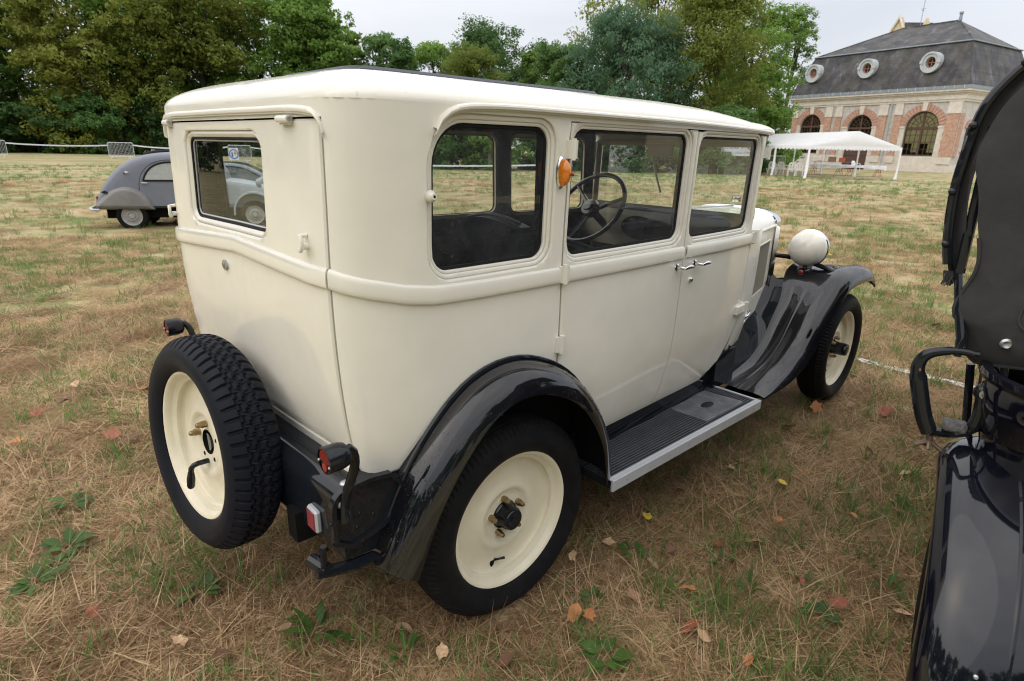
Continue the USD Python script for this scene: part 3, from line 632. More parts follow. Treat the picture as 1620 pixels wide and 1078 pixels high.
up_f = np.interp(np.linspace(0, 1, 60), [0, .25, .5, .7, .85, 1], [.075, .085, .085, .085, .055, .010])
crown_f = lf+nf*up_f[:, None]
def sec_f(k):
    e = float(np.interp(k, [0, .5, .75, .95, 1], [1, 1, 1, .8, .5])); d = float(np.interp(k, [0, .25, .5, .7, .85, 1], [.075, .085, .085, .085, .055, .010]))
    ri = float(np.interp(k, [0, .38, .52, .8, 1], [-.30, -.34, -.42, -.46, -.47])); valley = float(np.interp(k, [0, .40, .55, .8, 1], [-.02, -.02, -.026, -.02, -.0])); crease = float(np.interp(k, [.42, .55, .8, .97], [0, .016, .016, 0]))
    m = (ri-.60)/2; w = float(np.interp(k, [0, .40, .55, .85, .97], [0, 0, 1, 1, 0])); q = d/.08
    key = np.array([(ri, valley*.8+.012), (ri-.035, valley), (m-.01, valley*.9), (-.565, valley*.35-.003), (-.60, -.001), (-.63, -.001), (-.66, -.010*q), (-.685, -.028*q), (-.700, -.052*q), (-.7085, -.078*q)])
    fine = spl(key, 40); fine[:, 1] += w*.007*np.exp(-((fine[:, 0]-(m-.012))/.007)**2)
    return [tuple(p_) for p_ in fine]+[(-.7095, -d-.006), (-.706, -d-.009), (-.701, -d-.007)]
def und_f(k):
    d = float(np.interp(k, [0, .25, .5, .7, .85, 1], [.075, .085, .085, .085, .055, .010])); ri = float(np.interp(k, [0, .38, .52, .8, 1], [-.30, -.34, -.42, -.46, -.47]))
    return [(-.7015, -d-.0065), (-.690, -.060*d/.08-.006), (-.65, -.034), (-.58, -.034), (ri-.06, -.095), (ri, -.05)]
for sd in (1, -1):
    P, g = wing(crown_r, sec_r, 60, sd); rw_ = obj("rear_wing", g, BLACK, saloon, smooth=50); obj("wing_bead", tube([(q[0], sd*-.612, q[1]) for q in (crown_r+offset_path(crown_r, 1)*.004)[3:-4]], .008, 8), BLACK_DRY, rw_); obj("wing_underside", wing(crown_r, und_r, 60, sd)[1], BLACK_IN, rw_)
    P, g = wing(crown_f, sec_f, 90, sd); rw_ = obj("front_wing", g, BLACK, saloon, smooth=50); obj("wing_underside", wing(crown_f, und_f, 90, sd)[1], BLACK_IN, rw_)
    # inner wheel housings
    hi_ = crown_r-offset_path(crown_r, 1)*.026
    obj("wheel_housing", cat(grid(np.array([[(x, sd*y, z) for y in (-.30, -.66)] for x, z in hi_])), tm(np.vstack([[(x, -.40*sd, z) for x, z in hi_], [(0, -.40*sd, .35)]]), [(len(hi_), i, i+1) for i in range(len(hi_)-1)])), BLACK_IN, saloon)
    obj("wing_shield", grid(np.array([[(q[0], q[1], q[2]-.004), (q[0], q[1]*.985, min(q[2]-.02, .42))] for q in P[18:, 0]])), BLACK_IN, saloon)
    ap = [q for q in P[:, 0] if 1.56 < q[0] < 2.52]
    obj("wing_apron", grid(np.array([[q-[0, 0, .001], q*.5+.5*np.array([q[0], sd*-(hood_sec(q[0])[0]-.012), max(q[2], .60)])+[0, 0, -.012], (q[0], sd*-(hood_sec(q[0])[0]-.016), max(q[2]+.03, .645))] for q in ap]), flip=(sd == 1)), BLACK_DRY, saloon, smooth=60)

# ---- running boards
for sd in (1, -1):
    y0, y1 = -.436, -.727; x0, x1 = .418, 1.575
    b = lambda *a: (bx(a[0], a[1], min(sd*a[2], sd*a[3]), max(sd*a[2], sd*a[3]), a[4], a[5]))
    rb = obj("running_board", b(x0, x1, y0, y1, .340, .369), RIBBED, saloon)
    ys = np.linspace(-.466, -.704, 18)
    for y in ys: obj("tread_rib", cat(b(x0+.004, 1.145, y-.0030, y+.0030, .369, .3745), b(1.505, x1-.014, y-.0030, y+.0030, .369, .3745)) if -.69 < y < -.495 else b(x0+.004, x1-.014, y-.0030, y+.0030, .369, .3745), RIB, rb)
    pp = Polygon([(1.150, -.498), (1.478, -.482), (1.505, -.684), (1.160, -.684)]).buffer(-.012).buffer(.012)
    pl_ = prism(pp, .3691, .3755); pl_.vertices = pl_.vertices*[1, sd, 1]
    sp = obj("step_plate", pl_ if sd == 1 else (pl_.invert() or pl_), PLATE, rb, label="worn grey ribbed step plate set in the running board")
    for y in np.linspace(-.51, -.67, 17): obj("plate_rib", b(1.168, 1.480, y-.002, y+.002, .3755, .3780), PLATE, sp)
    em = obj("plate_emblem", xf(lathe([(0, .003), (.02, .0028), (.036, .001), (.037, 0)], 24), (1.325, -.59*sd, .3785), s=(1.2, .62, 1)), RIBBED, sp)
    obj("edge_trim", cat(cbx(x0-.002, x1+.004, min(sd*-.727, sd*-.739), max(sd*-.727, sd*-.739), .332, .379, .002), b(x0-.002, x1+.004, -.712, -.727, .3741, .379), b(x1-.012, x1+.003, -.44, -.712, .3741, .379)), ALU, rb)
    for x in np.linspace(.50, 1.50, 8): obj("trim_screw", xf(sphere((0, 0, 0), .004, 1, (1, .5, 1)), (x, sd*-.7385, .356)), STEEL, rb)
    ip = [(x0, -.447*sd, .384), (1.1, -.447*sd, .384), (1.56, -.452*sd, .384)]
    obj("inner_bead", tube(ip, .005, 8), BLACK_DRY, rb); obj("inner_bead", tube([(x, y*1.028, z-.004) for x, y, z in ip], .0035, 8), BLACK_DRY, rb)
    for x in (.62, .84, 1.05, 1.25, 1.45): obj("bead_bolt", sphere((x, -.454*sd, .390), .008, 1), STEEL, rb)

# ---- wheels
def tyre_mesh(blocks, n=240, R=.355):
    side0 = [(.243, .004), (.247, -.006), (.258, -.016), (.275, -.025), (.293, -.029), (.310, -.026), (.325, -.017)]
    shoulder = [(.335, -.008), (.343, .0), (.349, .009)]
    tr = [(.3525, .018), (.3538, .026), (.3545, .034), (.355, .042), (.355, .050), (.355, .058), (.355, .066), (.355, .074), (.3545, .082), (.3538, .090), (.3525, .098)]
    prof = side0+shoulder+tr+[(r, .116-h) for r, h in (shoulder[::-1]+side0[::-1])]
    prof = np.array(prof)*[R/.355, 1]; m = len(prof); th = np.linspace(0, 2*PI, n, endpoint=False)
    r = np.repeat(prof[:, :1], n, 1); h = np.repeat(prof[:, 1:], n, 1); j = np.arange(n)
    i0, i1 = 7, 7+len(shoulder)*2+len(tr)
    if blocks:
        ph = (j % 8); zig = np.where(ph < 4, 0, 1)
        for i in range(i0, i1):
            c = prof[i, 1]
            for g0 in (.030, .058, .086):
                cc = g0+.004*(zig*2-1)
                r[i] -= np.where(np.abs(c-cc) < .0041, .007, 0)
            if c < .020 or c > .096: r[i] -= np.where(ph >= 6, .009, 0)
            elif .03 < c < .086: r[i] -= np.where(ph == (1 if c < .058 else 5), .003, 0)
    else:
        for i in range(i0, i1):
            c = prof[i, 1]
            if c < .012 or c > .104: r[i] -= np.where(j % 3 == 0, .005, 0)
            for g0 in (.026, .042, .058, .074, .090): r[i] -= np.where(abs(c-g0) < .003, .005, 0)
    P = np.stack([r*np.cos(th), h, -r*np.sin(th)*-1], -1)
    return grid(P, close_v=True, flip=True)
rim_prof = [(.218, .095), (.232, .088), (.243, .070), (.2465, .060), (.2465, .052), (.238, .048), (.215, .05), (.212, .03), (.237, .012), (.243, .0105), (.2475, .006), (.2475, .001), (.244, -.0025), (.239, -.001), (.234, .004), (.229, .013), (.222, .030), (.214, .045), (.205, .052), (.190, .053), (.165, .049), (.140, .044), (.128, .040), (.120, .034), (.111, .031), (.102, .033), (.094, .040), (.086, .045), (.070, .046), (.0405, .046), (.040, .052)]
def wheel(kind, loc, rz=0.0, tilt=0.0, spare=False, spin=0.0):
    """outer face towards -y in its own frame; rim plane at y = 0"""
    def T(m):
        m = m.copy(); m.apply_transform(trimesh.transformations.rotation_matrix(spin, (0, 1, 0)))
        m.apply_transform(trimesh.transformations.rotation_matrix(rz, (0, 0, 1)))
        if tilt: m.apply_transform(trimesh.transformations.rotation_matrix(tilt, (0, 1, 0)))
        m.vertices = m.vertices+np.array(loc); return m
    w = obj(kind, T(tyre_mesh(spare, 480 if spare else 300)), RUBBER_NEW if spare else RUBBER, saloon, smooth=25)
    rim = obj("rim", T(lathe(rim_prof, 72, "y")), CREAM_DRY, w, smooth=40)
    pts = [(.064*math.cos(a), .064*math.sin(a)) for a in np.radians([90+12, 162+12, 234+12, 306+12, 18+12])]
    use = pts if not spare else [pts[1], pts[0]]
    for x, z in use:
        obj("wheel_nut", T(cat(cyl((x, .046, z), (x, .028, z), .0115, 6), xf(lathe([(.0095, 0), (.009, -.010), (.006, -.016), (0, -.018)], 14, "y"), (x, .028, z)))), BRASS, rim)
    if spare:
        obj("hub_hole", T(lathe([(.0425, .0452), (.0385, .0452), (.036, .055), (.034, .09), (0, .095)], 28, "y")), BLACK_IN, rim)
        for x, z in pts[2:]: obj("stud_hole", T(xf(lathe([(0, .0450), (.007, .0452), (.008, .0458)], 12, "y"), (x, 0, z))), BLACK_IN, rim)
        cr = [(.004, .045, -.070), (.004, .012, -.070), (.003, -.002, -.074), (.001, -.008, -.084), (-.002, -.008, -.104)]
        obj("crank_handle", T(cat(tube(cr, .009, 10), tube([(-.002, -.008, -.102), (-.005, -.007, -.13), (-.008, -.006, -.158)], [.010, .0135, .0125], 12), sphere((-.008, -.006, -.158), .0125, 1))), BLACK_DRY, rim)
    else:
        hub = lathe([(.052, .0465), (.050, .040), (.044, .034), (.041, .020), (.040, .004), (.035, -.004), (.024, -.006), (.022, -.012), (0, -.013)] if kind == 'rear_wheel' else [(.052, .0465), (.050, .040), (.044, .034), (.041, .010), (.040, -.030), (.036, -.046), (.026, -.050), (0, -.051)], 28, "y")
        obj("hub", T(hub), BLACK_DRY, rim)
        obj("valve_slot", T(xf(lathe([(0, .0505), (.012, .0508), (.013, .0520)], 14, "y"), (-.03, 0, -.178), s=(.8, 1, 1.6))), BLACK_IN, rim)
        obj("valve", T(tube([(-.024, .05, -.172), (-.012, .036, -.165), (.004, .026, -.160)], [.005, .004, .005], 8)), BLACK_DRY, rim)
    return w
wheel("rear_wheel", (0, -.646, .353), spin=.1)
wheel("front_wheel", (2.836, -.644, .356), rz=.03, spin=.6)
wheel("rear_wheel", (0, .646, .353), rz=PI); wheel("front_wheel", (2.836, .644, .356), rz=PI+.03)
wheel("spare_wheel", (-.765, .063, .606), rz=-PI/2+.112, tilt=.067, spare=True, spin=0.15)
obj("spare_carrier", cat(cyl((-.72, .06, .606), (-.50, .05, .60), .03, 12), cbx(-.56, -.50, -.10, .20, .50, .66, .01)), BLACK_DRY, saloon)
obj("rear_axle", cat(cyl((0, -.6, .353), (0, .6, .353), .035, 12), sphere((0, 0, .353), .13, 2, (1, .8, 1))), BLACK_IN, saloon)
obj("front_axle", tube([(2.836, -.6, .356), (2.82, -.3, .30), (2.82, .3, .30), (2.836, .6, .356)], .025, 8), BLACK_IN, saloon)
for y_ in (-.446, .446): obj("sill_end", bx(1.545, 1.74, y_-.046, y_+.046, .37, .56), BLACK_DRY, saloon)
obj("chassis", cat(*[bx(-.62, 3.0, y-.03, y+.03, .40, .50) for y in (-.33, .33)], bx(-.45, 1.7, -.42, .42, .44, .46), bx(.3, 1.7, -.436, -.40, .34, .46)), BLACK_IN, saloon)

# ---- petrol tank, lamps and irons at the tail
tk = Polygon([(-.612, .46), (-.618, .61)] + [(-.618+.05*(1-math.cos(t)), .622+.05*math.sin(t)) for t in np.linspace(.2, PI/2, 8)] + [(-.48, .662), (-.42, .65), (-.42, .45)])
Txz = lambda v: np.stack([v[:, 0]-.05*v[:, 2], v[:, 2], v[:, 1]], 1)
tank = obj("petrol_tank", prism(tk, -.60, .60, Txz), BLACK_DRY, saloon, smooth=30)
obj("tank_seam", tube([(-.520, -.598, .666), (-.580, .598, .666)], .005, 6), BLACK_DRY, tank)
for sd in (-1, 1):
    pq_ = Polygon([(-.650, .535), (-.652, .63)] + [(-.652+.055*(1-math.cos(t)), .638+.055*math.sin(t)) for t in np.linspace(.2, PI/2, 8)] + [(-.54, .698), (-.47, .69), (-.43, .64), (-.44, .57), (-.50, .53), (-.60, .505)])
    h0, h1 = sorted((sd*.602, sd*.612)); br = obj("tank_bracket", prism(pq_, h0, h1, Txz), BLACK_DRY, saloon)
    ring = pq_.difference(pq_.buffer(-.012)); h0, h1 = sorted((sd*.612, sd*.622)); obj("bracket_flange", prism(ring, h0, h1, Txz), BLACK_DRY, br)
    for x, z in ((-.590, .648), (-.580, .616)): obj("bracket_bolt", sphere((x, sd*.614, z), .012, 1, (1, .6, 1)), STEEL, br)
    for x, z in ((-.62, .60), (-.55, .56), (-.54, .60), (-.50, .58)): obj("bracket_rivet", sphere((x, sd*.613, z), .006, 1, (1, .6, 1)), BLACK_DRY, br)
    obj("tank_bolt", sphere((-.578-.05*sd*.56, sd*.560, .671), .015, 2, (1, 1, .5)), STEEL, tank); obj("tank_bolt", sphere((-.617-.05*sd*.56, sd*.565, .535), .012, 2, (.5, 1, 1)), STEEL, tank)
    rf = obj("reflector_frame", xf(cbx(-.632, -.612, sd*.452-.030, sd*.452+.030, .490, .562, .006), (-.05*sd*.47, 0, 0)), ALU, saloon)
    obj("reflector", xf(cbx(-.635, -.631, sd*.452-.023, sd*.452+.023, .497, .555, .002), (-.05*sd*.47, 0, 0)), RED_REFL, rf)
    # tail lamp on its arm
    c = np.array([-.655, sd*.692, .836])
    k_ = .64; shell = lathe(np.array([(.050, 0), (.053, .006), (.053, .05), (.047, .074), (.030, .088), (0, .093)])*k_, 28, "x", c)
    tlp = obj("tail_lamp", shell, BLACK_DRY, saloon, smooth=40)
    disc = Point(0, 0).buffer(.046*k_, 16); low = Point(0, -.028*k_).buffer(.018*k_, 12)
    Tx = lambda v: np.stack([c[0]+.002-v[:, 2], c[1]+v[:, 0], c[2]+v[:, 1]], 1)
    obj("lamp_glass", prism(disc.intersection(sbox(-.1, -.006, .1, .1)), 0, .005, Tx), RED_LENS, tlp)
    obj("lamp_glass", prism(low, .0, .008, Tx), RED_LENS, tlp)
    for i in range(-4, 5): obj("lens_rib", prism(disc.buffer(-.003).intersection(sbox(i*.0058-.001, -.004, i*.0058+.001, .1)), .005, .0062, Tx), RED_LENS, tlp)
    obj("lamp_bezel", cat(prism(disc.difference(sbox(-.1, -.005, .1, .1)).difference(low), 0, .005, Tx), lathe(np.array([(.046, -.010), (.054, -.008), (.054, .003)])*k_, 28, "x", c)), BLACK_DRY, tlp)
    for sx_ in (-1, 1): obj("lens_screw", sphere((c[0]-.005, c[1]+sx_*.043*k_, c[2]-.008), .004, 1), STEEL, tlp)
    arm = spl(np.array([(-.612, sd*.692, .842), (-.594, sd*.690, .845), (-.580, sd*.684, .825), (-.576, sd*.660, .75), (-.582, sd*.634, .69), (-.588, sd*.626, .60)]), 16)
    obj("lamp_arm", tube(arm, np.linspace(.0125, .0115, 16), 10), BLACK_DRY, tlp)
    # spring hanger and foot bar
    obj("tail_iron", cat(tube([(-.645, sd*.605, .54), (-.645, sd*.60, .49), (-.642, sd*.59, .457)], .009, 8), tube([(-.648, sd*.60, .52), (-.622, sd*.57, .50), (-.636, sd*.54, .468)], .007, 8),
        tube([(-.650, sd*.530, .457), (-.634, sd*.60, .454)], .019, 10), tube([(-.66, sd*.585, .450), (-.56, sd*.60, .435), (-.47, sd*.60, .43), (-.40, sd*.59, .46)], [.016, .018, .018, .02], 8), tube([(-.44, sd*.595, .56), (-.43, sd*.60, .46)], .022, 8)), BLACK_DRY, saloon)
    # cream bracket at the body corner
    u = .50*(-sd)
    P = [SURF(u+k, z, o) for k, z, o in ((-.025, .66, .0), (.030, .66, 0), (.030, .64, .05), (-.025, .64, .05), (-.02, .705, 0), (.02, .705, 0), (.024, .68, .035), (-.02, .68, .035))]
    obj("body_bracket", trimesh.convex.convex_hull(np.array(P)), CREAM_DRY, saloon)
    obj("bracket_screw", sphere(SURF(u+.03, .672, .026), .010, 1), BRASS, saloon)
    # head lamps
    hc = np.array([2.69, -sd*.405, .985])
    hlp = obj("head_lamp", lathe([(0, -.125), (.03, -.122), (.06, -.111), (.082, -.094), (.099, -.070), (.108, -.042), (.111, -.015), (.111, .006), (.108, .012)], 40, "x", hc), CREAM, saloon, smooth=40)
    obj("lamp_rim", lathe([(.111, .004), (.1155, .008), (.1155, .022), (.113, .032), (.104, .032)], 40, "x", hc), CHROME, hlp)
    obj("lamp_glass", lathe([(.106, .030), (.07, .044), (.03, .050), (0, .052)], 40, "x", hc), CHROME, hlp)
    obj("lamp_foot", cat(lathe([(.022, -.175), (.026, -.15), (.034, -.13), (.045, -.100)], 18, "z", hc)), CREAM, hlp)
    obj("side_lamp", cat(cyl((2.60, -sd*.42, .845), (2.68, -sd*.42, .845), .026, 14), cyl((2.63, -sd*.42, .85), (2.66, -sd*.42, .905), .012, 8)), BLACK_DRY, saloon)
    obj("side_lens", sphere((2.598, -sd*.42, .845), .017, 1, (.5, 1, 1)), RED_LENS, saloon)
obj("lamp_bar", tube(spl(np.array([(2.66, -.60, .86), (2.685, -.5, .885), (2.68, -.40, .905), (2.62, -.33, .925), (2.52, -.28, .94), (2.50, 0, .945), (2.52, .28, .94), (2.62, .33, .925), (2.68, .40, .905), (2.685, .5, .885), (2.66, .60, .86)]), 40), .014, 10), BLACK_DRY, saloon)

# ---- cabin
cab = lambda *a, **k: obj(*a, saloon, **k)
cab("cabin_floor", bx(-.45, 1.7, -.46, .46, .47, .485), LINING)
def seat(x0, x1, zc, zb, y0, y1, lean):
    cush = rbx(x0, x1, y0, y1, zc-.17, zc, .05)
    sh = np.array([[(x0-.03+lean*(z-zc)-(.10 if k else 0), y, z+(.03*math.cos((y-(y0+y1)/2)/(y1-y0)*PI) if z > zc+.2 else 0)) for y in np.linspace(y0, y1, 9)] for k in (0, 1) for z in ((zc-.1, zc+.2, zb-.04, zb) if k == 0 else (zb, zb-.05, zc+.2, zc-.1))])
    g = grid(sh)
    for y in (y0, y1):
        e = np.array([sh[i, 0 if y == y0 else -1] for i in range(8)]); g = cat(g, tm(np.vstack([e, e.mean(0)]), [(8, i, (i+1) % 8) for i in range(8)]))
    return cush, g
for y0, y1 in ((.05, .46), (-.40, .00)):
    c_, b_ = seat(.84, 1.28, .88, 1.205 if y0 > 0 else 1.14, y0, y1, -.28)
    s_ = cab("front_seat", cat(c_), SEAT); obj("backrest", b_, SEAT, s_, smooth=45)
    obj("seat_piping", tube(spl(np.array([(.84-.03-.28*.32-.05, y, (1.215 if y0 > 0 else 1.15)+.03*math.cos((y-(y0+y1)/2)/(y1-y0)*PI)) for y in np.linspace(y0+.02, y1-.02, 9)]), 16), .009, 6), SEAT, s_)
    obj("seat_base", bx(.86, 1.26, y0+.03, y1-.03, .485, .70), LINING, s_)
c_, b_ = seat(-.24, .26, .78, .99, -.50, .50, -.22)
s_ = cab("rear_seat", c_, SEAT); obj("backrest", b_, SEAT, s_, smooth=45)
for y in (-.53, .53): cab("side_curtain", rbx(.19, .262, y-.03, y+.03, 1.18, 1.62, .012), LINING)
cab("window_winder", cat(cyl((.36, .545, 1.20), (.36, .52, 1.20), .008, 8), tube([(.36, .52, 1.20), (.36, .515, 1.26)], [.006, .006], 8), sphere((.36, .512, 1.275), .016, 1, (1, 1, 1.5))), BAKELITE)
# steering wheel
n_ = np.array([-.80, 0, .60]); e1 = np.array([0, 1.0, 0]); e2 = np.cross(n_, e1); wc = np.array([1.43, .315, 1.235]); R_ = .215
tt = np.linspace(0, 2*PI, 49)
sw = cab("steering_wheel", tube([wc+R_*(math.cos(t)*e1+math.sin(t)*e2) for t in tt], .013, 10, caps=False), BAKELITE)
for a in (PI/2-.15, PI/2+2*PI/3-.15, PI/2-2*PI/3-.15):
    d = math.cos(a)*e1+math.sin(a)*e2
    obj("spoke", tube([wc-n_*.02+d*.02, wc-n_*.012+d*.11, wc+d*R_], [.017, .012, .010], 8), BAKELITE, sw)
obj("wheel_boss", lathe([(.058, -.03), (.058, .004), (.045, .016), (.03, .018), (.028, .030), (0, .033)], 24), BAKELITE, sw) if False else None
bm = lathe([(.050, -.03), (.055, -.005), (.048, .012), (.030, .016), (.027, .026), (0, .028)], 24)
Rm = np.stack([e1, np.cross(n_, e1), n_], 1); bm.vertices = bm.vertices@Rm.T+wc
obj("wheel_boss", bm, BAKELITE, sw)
obj("steering_column", tube([wc-n_*.01, wc-n_*.75], .022, 12), BAKELITE, sw)
# dash and windscreen
dsh = np.array([[(1.60-.03*math.sin(k*PI), y, z) for k, z in ((0, 1.225), (.3, 1.20), (.5, 1.13), (1, 1.02))] for y in np.linspace(-.50, .50, 9)])
da = cab("dashboard", cat(grid(dsh, flip=True)), CREAM_IN)
obj("dash_top", grid(np.array([[(1.60, y, 1.225), (1.66, y*1.01, 1.255)] for y in np.linspace(-.50, .50, 9)])), VINYL, da)
ip = prism(Point(0, 0).buffer(.10, 10).union(Point(.16, 0).buffer(.075, 10)).convex_hull, 0, .012, lambda v: np.stack([1.568-v[:, 2], .085-v[:, 0], 1.14+v[:, 1]*.62], 1))
ipp = obj("instrument_panel", ip, BAKELITE, da)
for y, r in ((.11, .042), (.0, .036), (-.07, .03)): obj("dial", lathe([(0, -.003), (r*.85, -.003), (r, 0)], 20, "x", (1.554, y, 1.142)), CHROME if False else BAKELITE, ipp)
cab("bulkhead", bx(1.66, 1.675, -.47, .47, .46, 1.20), LINING)
ws = cab("windscreen_frame", cat(*[tube([(1.685, y, 1.235), (1.693, y*.985, 1.59)], .020, 8) for y in (-.495, .495)], tube([(1.685, -.49, 1.238), (1.685, .49, 1.238)], .016, 8), tube([(1.693, -.49, 1.585), (1.693, .49, 1.585)], .018, 8)), CREAM_IN)
obj("windscreen_pane", tm([(1.686, -.48, 1.245), (1.686, .48, 1.245), (1.693, .475, 1.58), (1.693, -.475, 1.58)], [(0, 1, 2, 3)]), GLASS_REAR, ws)
cab("wiper", cat(tube([(1.672, .12, 1.555), (1.668, .055, 1.42)], .004, 6), tube([(1.670, .085, 1.47), (1.666, .02, 1.325)], .006, 6)), STEEL)
cab("rear_mirror", cat(rbx(1.60, 1.615, -.075, .085, 1.515, 1.575, .007)), CREAM_IN)

# ---- rain drops standing on the paint
RD = np.random.RandomState(21)
def drops(P, N, r0, r1):
    n = len(P); b = trimesh.creation.icosphere(subdivisions=1, radius=1.0); bv, bf = np.array(b.vertices), np.array(b.faces)
    N = N/np.linalg.norm(N, axis=1, keepdims=True); a = np.cross(N, RD.normal(size=(n, 3))); a /= np.linalg.norm(a, axis=1, keepdims=True); c = np.cross(N, a); r = r0+(r1-r0)*RD.rand(n)**3
    V = P[:, None]+r[:, None, None]*(bv[None, :, :1]*a[:, None]+bv[None, :, 1:2]*c[:, None]+.45*bv[None, :, 2:]*N[:, None]); return tm(V.reshape(-1, 3), (bf[None]+np.arange(n)[:, None, None]*len(bv)).reshape(-1, 3))
def on_mesh(m, n, keep):
    p, fi = trimesh.sample.sample_surface(m, n, seed=5)[:2]; N = m.face_normals[fi]; k = keep(p, N) & (meshkit.fbm(p*7, 3, 4) > .40+.12*RD.rand(n)); return p[k], N[k]
m_ = grid(RP, flip=True); m_.fix_normals(); p_, n_2 = on_mesh(m_, 5200, lambda p, N: (np.abs(N[:, 2]) > .1) & (p[:, 2] < 1.752) & (p[:, 1] < .2)); n_2 = n_2*np.sign(n_2[:, 2:3]); obj("rain_drops", drops(p_, n_2, .0008, .0022), WATER, saloon, smooth=True, kind="stuff")
for cr_, sf_, n in ((crown_r, sec_r, 3600), (crown_f, sec_f, 4200)):
    m_ = wing(cr_, sf_, 60, 1)[1]; p_, n_2 = on_mesh(m_, n, lambda p, N: np.abs(N[:, 2]) > .25); n_2 = n_2*np.sign(n_2[:, 2:3]); obj("rain_drops", drops(p_, n_2, .0012, .0036), WATER, saloon, smooth=True, kind="stuff")
# ================================================================== trees
def leafs(name, dark, mid, light, odd, transl=0.4):
    return leafmat(name, [(0.0, dark), (0.35, mid), (0.72, light), (0.93, light), (0.97, odd), (1.0, odd)], transl, 0.55)
L_WOOD = leafs("wood_leaves", (0.086, 0.154, 0.032), (0.177, 0.298, 0.052), (0.300, 0.411, 0.078), (0.600, 0.386, 0.070))
L_GOLD = leafs("yellowing_leaves", (0.098, 0.138, 0.023), (0.215, 0.240, 0.040), (0.323, 0.300, 0.056), (0.538, 0.325, 0.048))
L_BLUE = leafs("blue_green_leaves", (0.050, 0.105, 0.052), (0.092, 0.172, 0.090), (0.150, 0.240, 0.135), (0.15, 0.22, 0.11))
L_FRESH = leafs("fresh_leaves", (0.068, 0.136, 0.036), (0.129, 0.227, 0.063), (0.205, 0.311, 0.099), (0.197, 0.257, 0.061))
L_DARK = leafs("dark_leaves", (0.039, 0.083, 0.023), (0.077, 0.157, 0.037), (0.138, 0.246, 0.058), (0.426, 0.316, 0.058))
BARK = simple("bark", (0.045, 0.036, 0.028), rough=0.9, noise=0.35, scale=6.0, bump=0.6, bscale=14.0)
BARK_PALE = simple("pale_bark", (0.20, 0.18, 0.15), rough=0.9, noise=0.3, scale=6.0)
def leaf_cloud(R, C, rad, n, size, flat=0.75, droop=0.0):
    """n leaf sprays in the ellipsoids C (k, 3) with radii rad (k, 3)"""
    K = 14; d0 = R.normal(size=(len(C)*K, 3)); d0 /= np.linalg.norm(d0, axis=1, keepdims=True); d0[:, 2] *= np.where(d0[:, 2] < 0, .6, 1)
    sub = np.repeat(C, K, 0)+d0*np.repeat(rad, K, 0)*R.uniform(.45, 1.12, (len(C)*K, 1)); sr = np.repeat(rad, K, 0)*R.uniform(.16, .40, (len(C)*K, 1))
    w = np.prod(sr, 1)**(2/3); pick = R.choice(len(sub), n, p=w/w.sum())
    d = R.normal(size=(n, 3)); d /= np.linalg.norm(d, axis=1, keepdims=True)
    p = sub[pick]+d*sr[pick]*(R.rand(n)**.5*1.25)[:, None]; d = d*.5+d0[pick]*.7
    nrm = d*.6+R.normal(size=(n, 3))*.6+[0, 0, .55]; nrm /= np.linalg.norm(nrm, axis=1, keepdims=True)
    a = np.cross(nrm, R.normal(size=(n, 3))); a /= np.linalg.norm(a, axis=1, keepdims=True); a[:, 2] -= droop; b = np.cross(nrm, a)
    s = size*R.uniform(.55, 1.35, n)[:, None]; w_ = s*flat*R.uniform(.45, .9, n)[:, None]
    V = np.stack([p-a*s*.5, p+b*w_*.5-a*s*.08+nrm*s*.10, p+a*s*.5, p-b*w_*.5-a*s*.05+nrm*s*.10], 1)
    I = np.arange(n)[:, None]*4
    return tm(V.reshape(-1, 3), np.vstack([I+[0, 1, 2], I+[0, 2, 3]]))
def tree(name, label, base, H, W, leaf, seed, n=9000, size=.30, z0=.12, clumps=30, bark=None, shape="round", group=None, taper=1.0, cl=.24, droop=0.0, trunk_r=None, inside=True):
    """base: point on the ground; H height; W crown width; z0: where the crown starts (of H)"""
    R = np.random.RandomState(seed); t = thing(name, label, "tree", base, group=group)
    zc0 = H*z0; Hc = H-zc0; C = []
    while len(C) < clumps:
        k = R.rand()**(1.15 if shape == 'wall' else .85); a = R.rand()*2*PI
        if shape == "round": pr = math.sqrt(max(0, 1-(2*k-1)**2))*.92+.10
        elif shape == "cone": pr = (1-k)**.8*.95+.08
        elif shape == "column": pr = .9*(1-k**4)*(.55+.45*min(1, k*4))+.05
        else: pr = (.95 if k < .6 else .95*math.sqrt(max(0, 1-((k-.6)/.4)**2)))+.05     # wall: full to the ground
        r = pr*W/2*(.15+.78*math.sqrt(R.rand())); C.append((r*math.cos(a), r*math.sin(a), zc0+Hc*((.0 if shape == 'wall' else .04)+.90*k)))
    C = np.array(C); rad = np.abs(R.normal(1, .25, (len(C), 1))).clip(.5, 1.6)*cl*min(W, Hc)*np.array([[.80, .80, .58]])
    C[:, 2] = np.minimum(C[:, 2], H-rad[:, 2])
    obj("crown", leaf_cloud(R, C, rad, n, size, droop=droop), leaf, t, smooth=False)
    tr = trunk_r or H*.018; top = np.array([R.normal()*W*.04, R.normal()*W*.04, zc0+Hc*.72])
    tp = np.array([(0, 0, -.2), (0, 0, .25), top*[.35, .35, .45], top*[.7, .7, .75], top]); ms = [tube(spl(tp, 9), np.linspace(tr*1.15, tr*.22, 9)*np.array([1.35]+[1]*8), 8)]
    for i in R.choice(len(C), min(len(C), 12), replace=False):
        k = np.clip((C[i, 2]/top[2])*.62, .18, .92); st = np.array([top[0]*k, top[1]*k, top[2]*k]); md = (st+C[i])/2+[0, 0, -.04*H*R.rand()]
        ms.append(tube(spl(np.array([st, md, C[i]]), 6), np.linspace(tr*.42, tr*.08, 6), 6))
    obj("trunk", cat(*ms), bark or BARK, t, smooth=50)
    return t
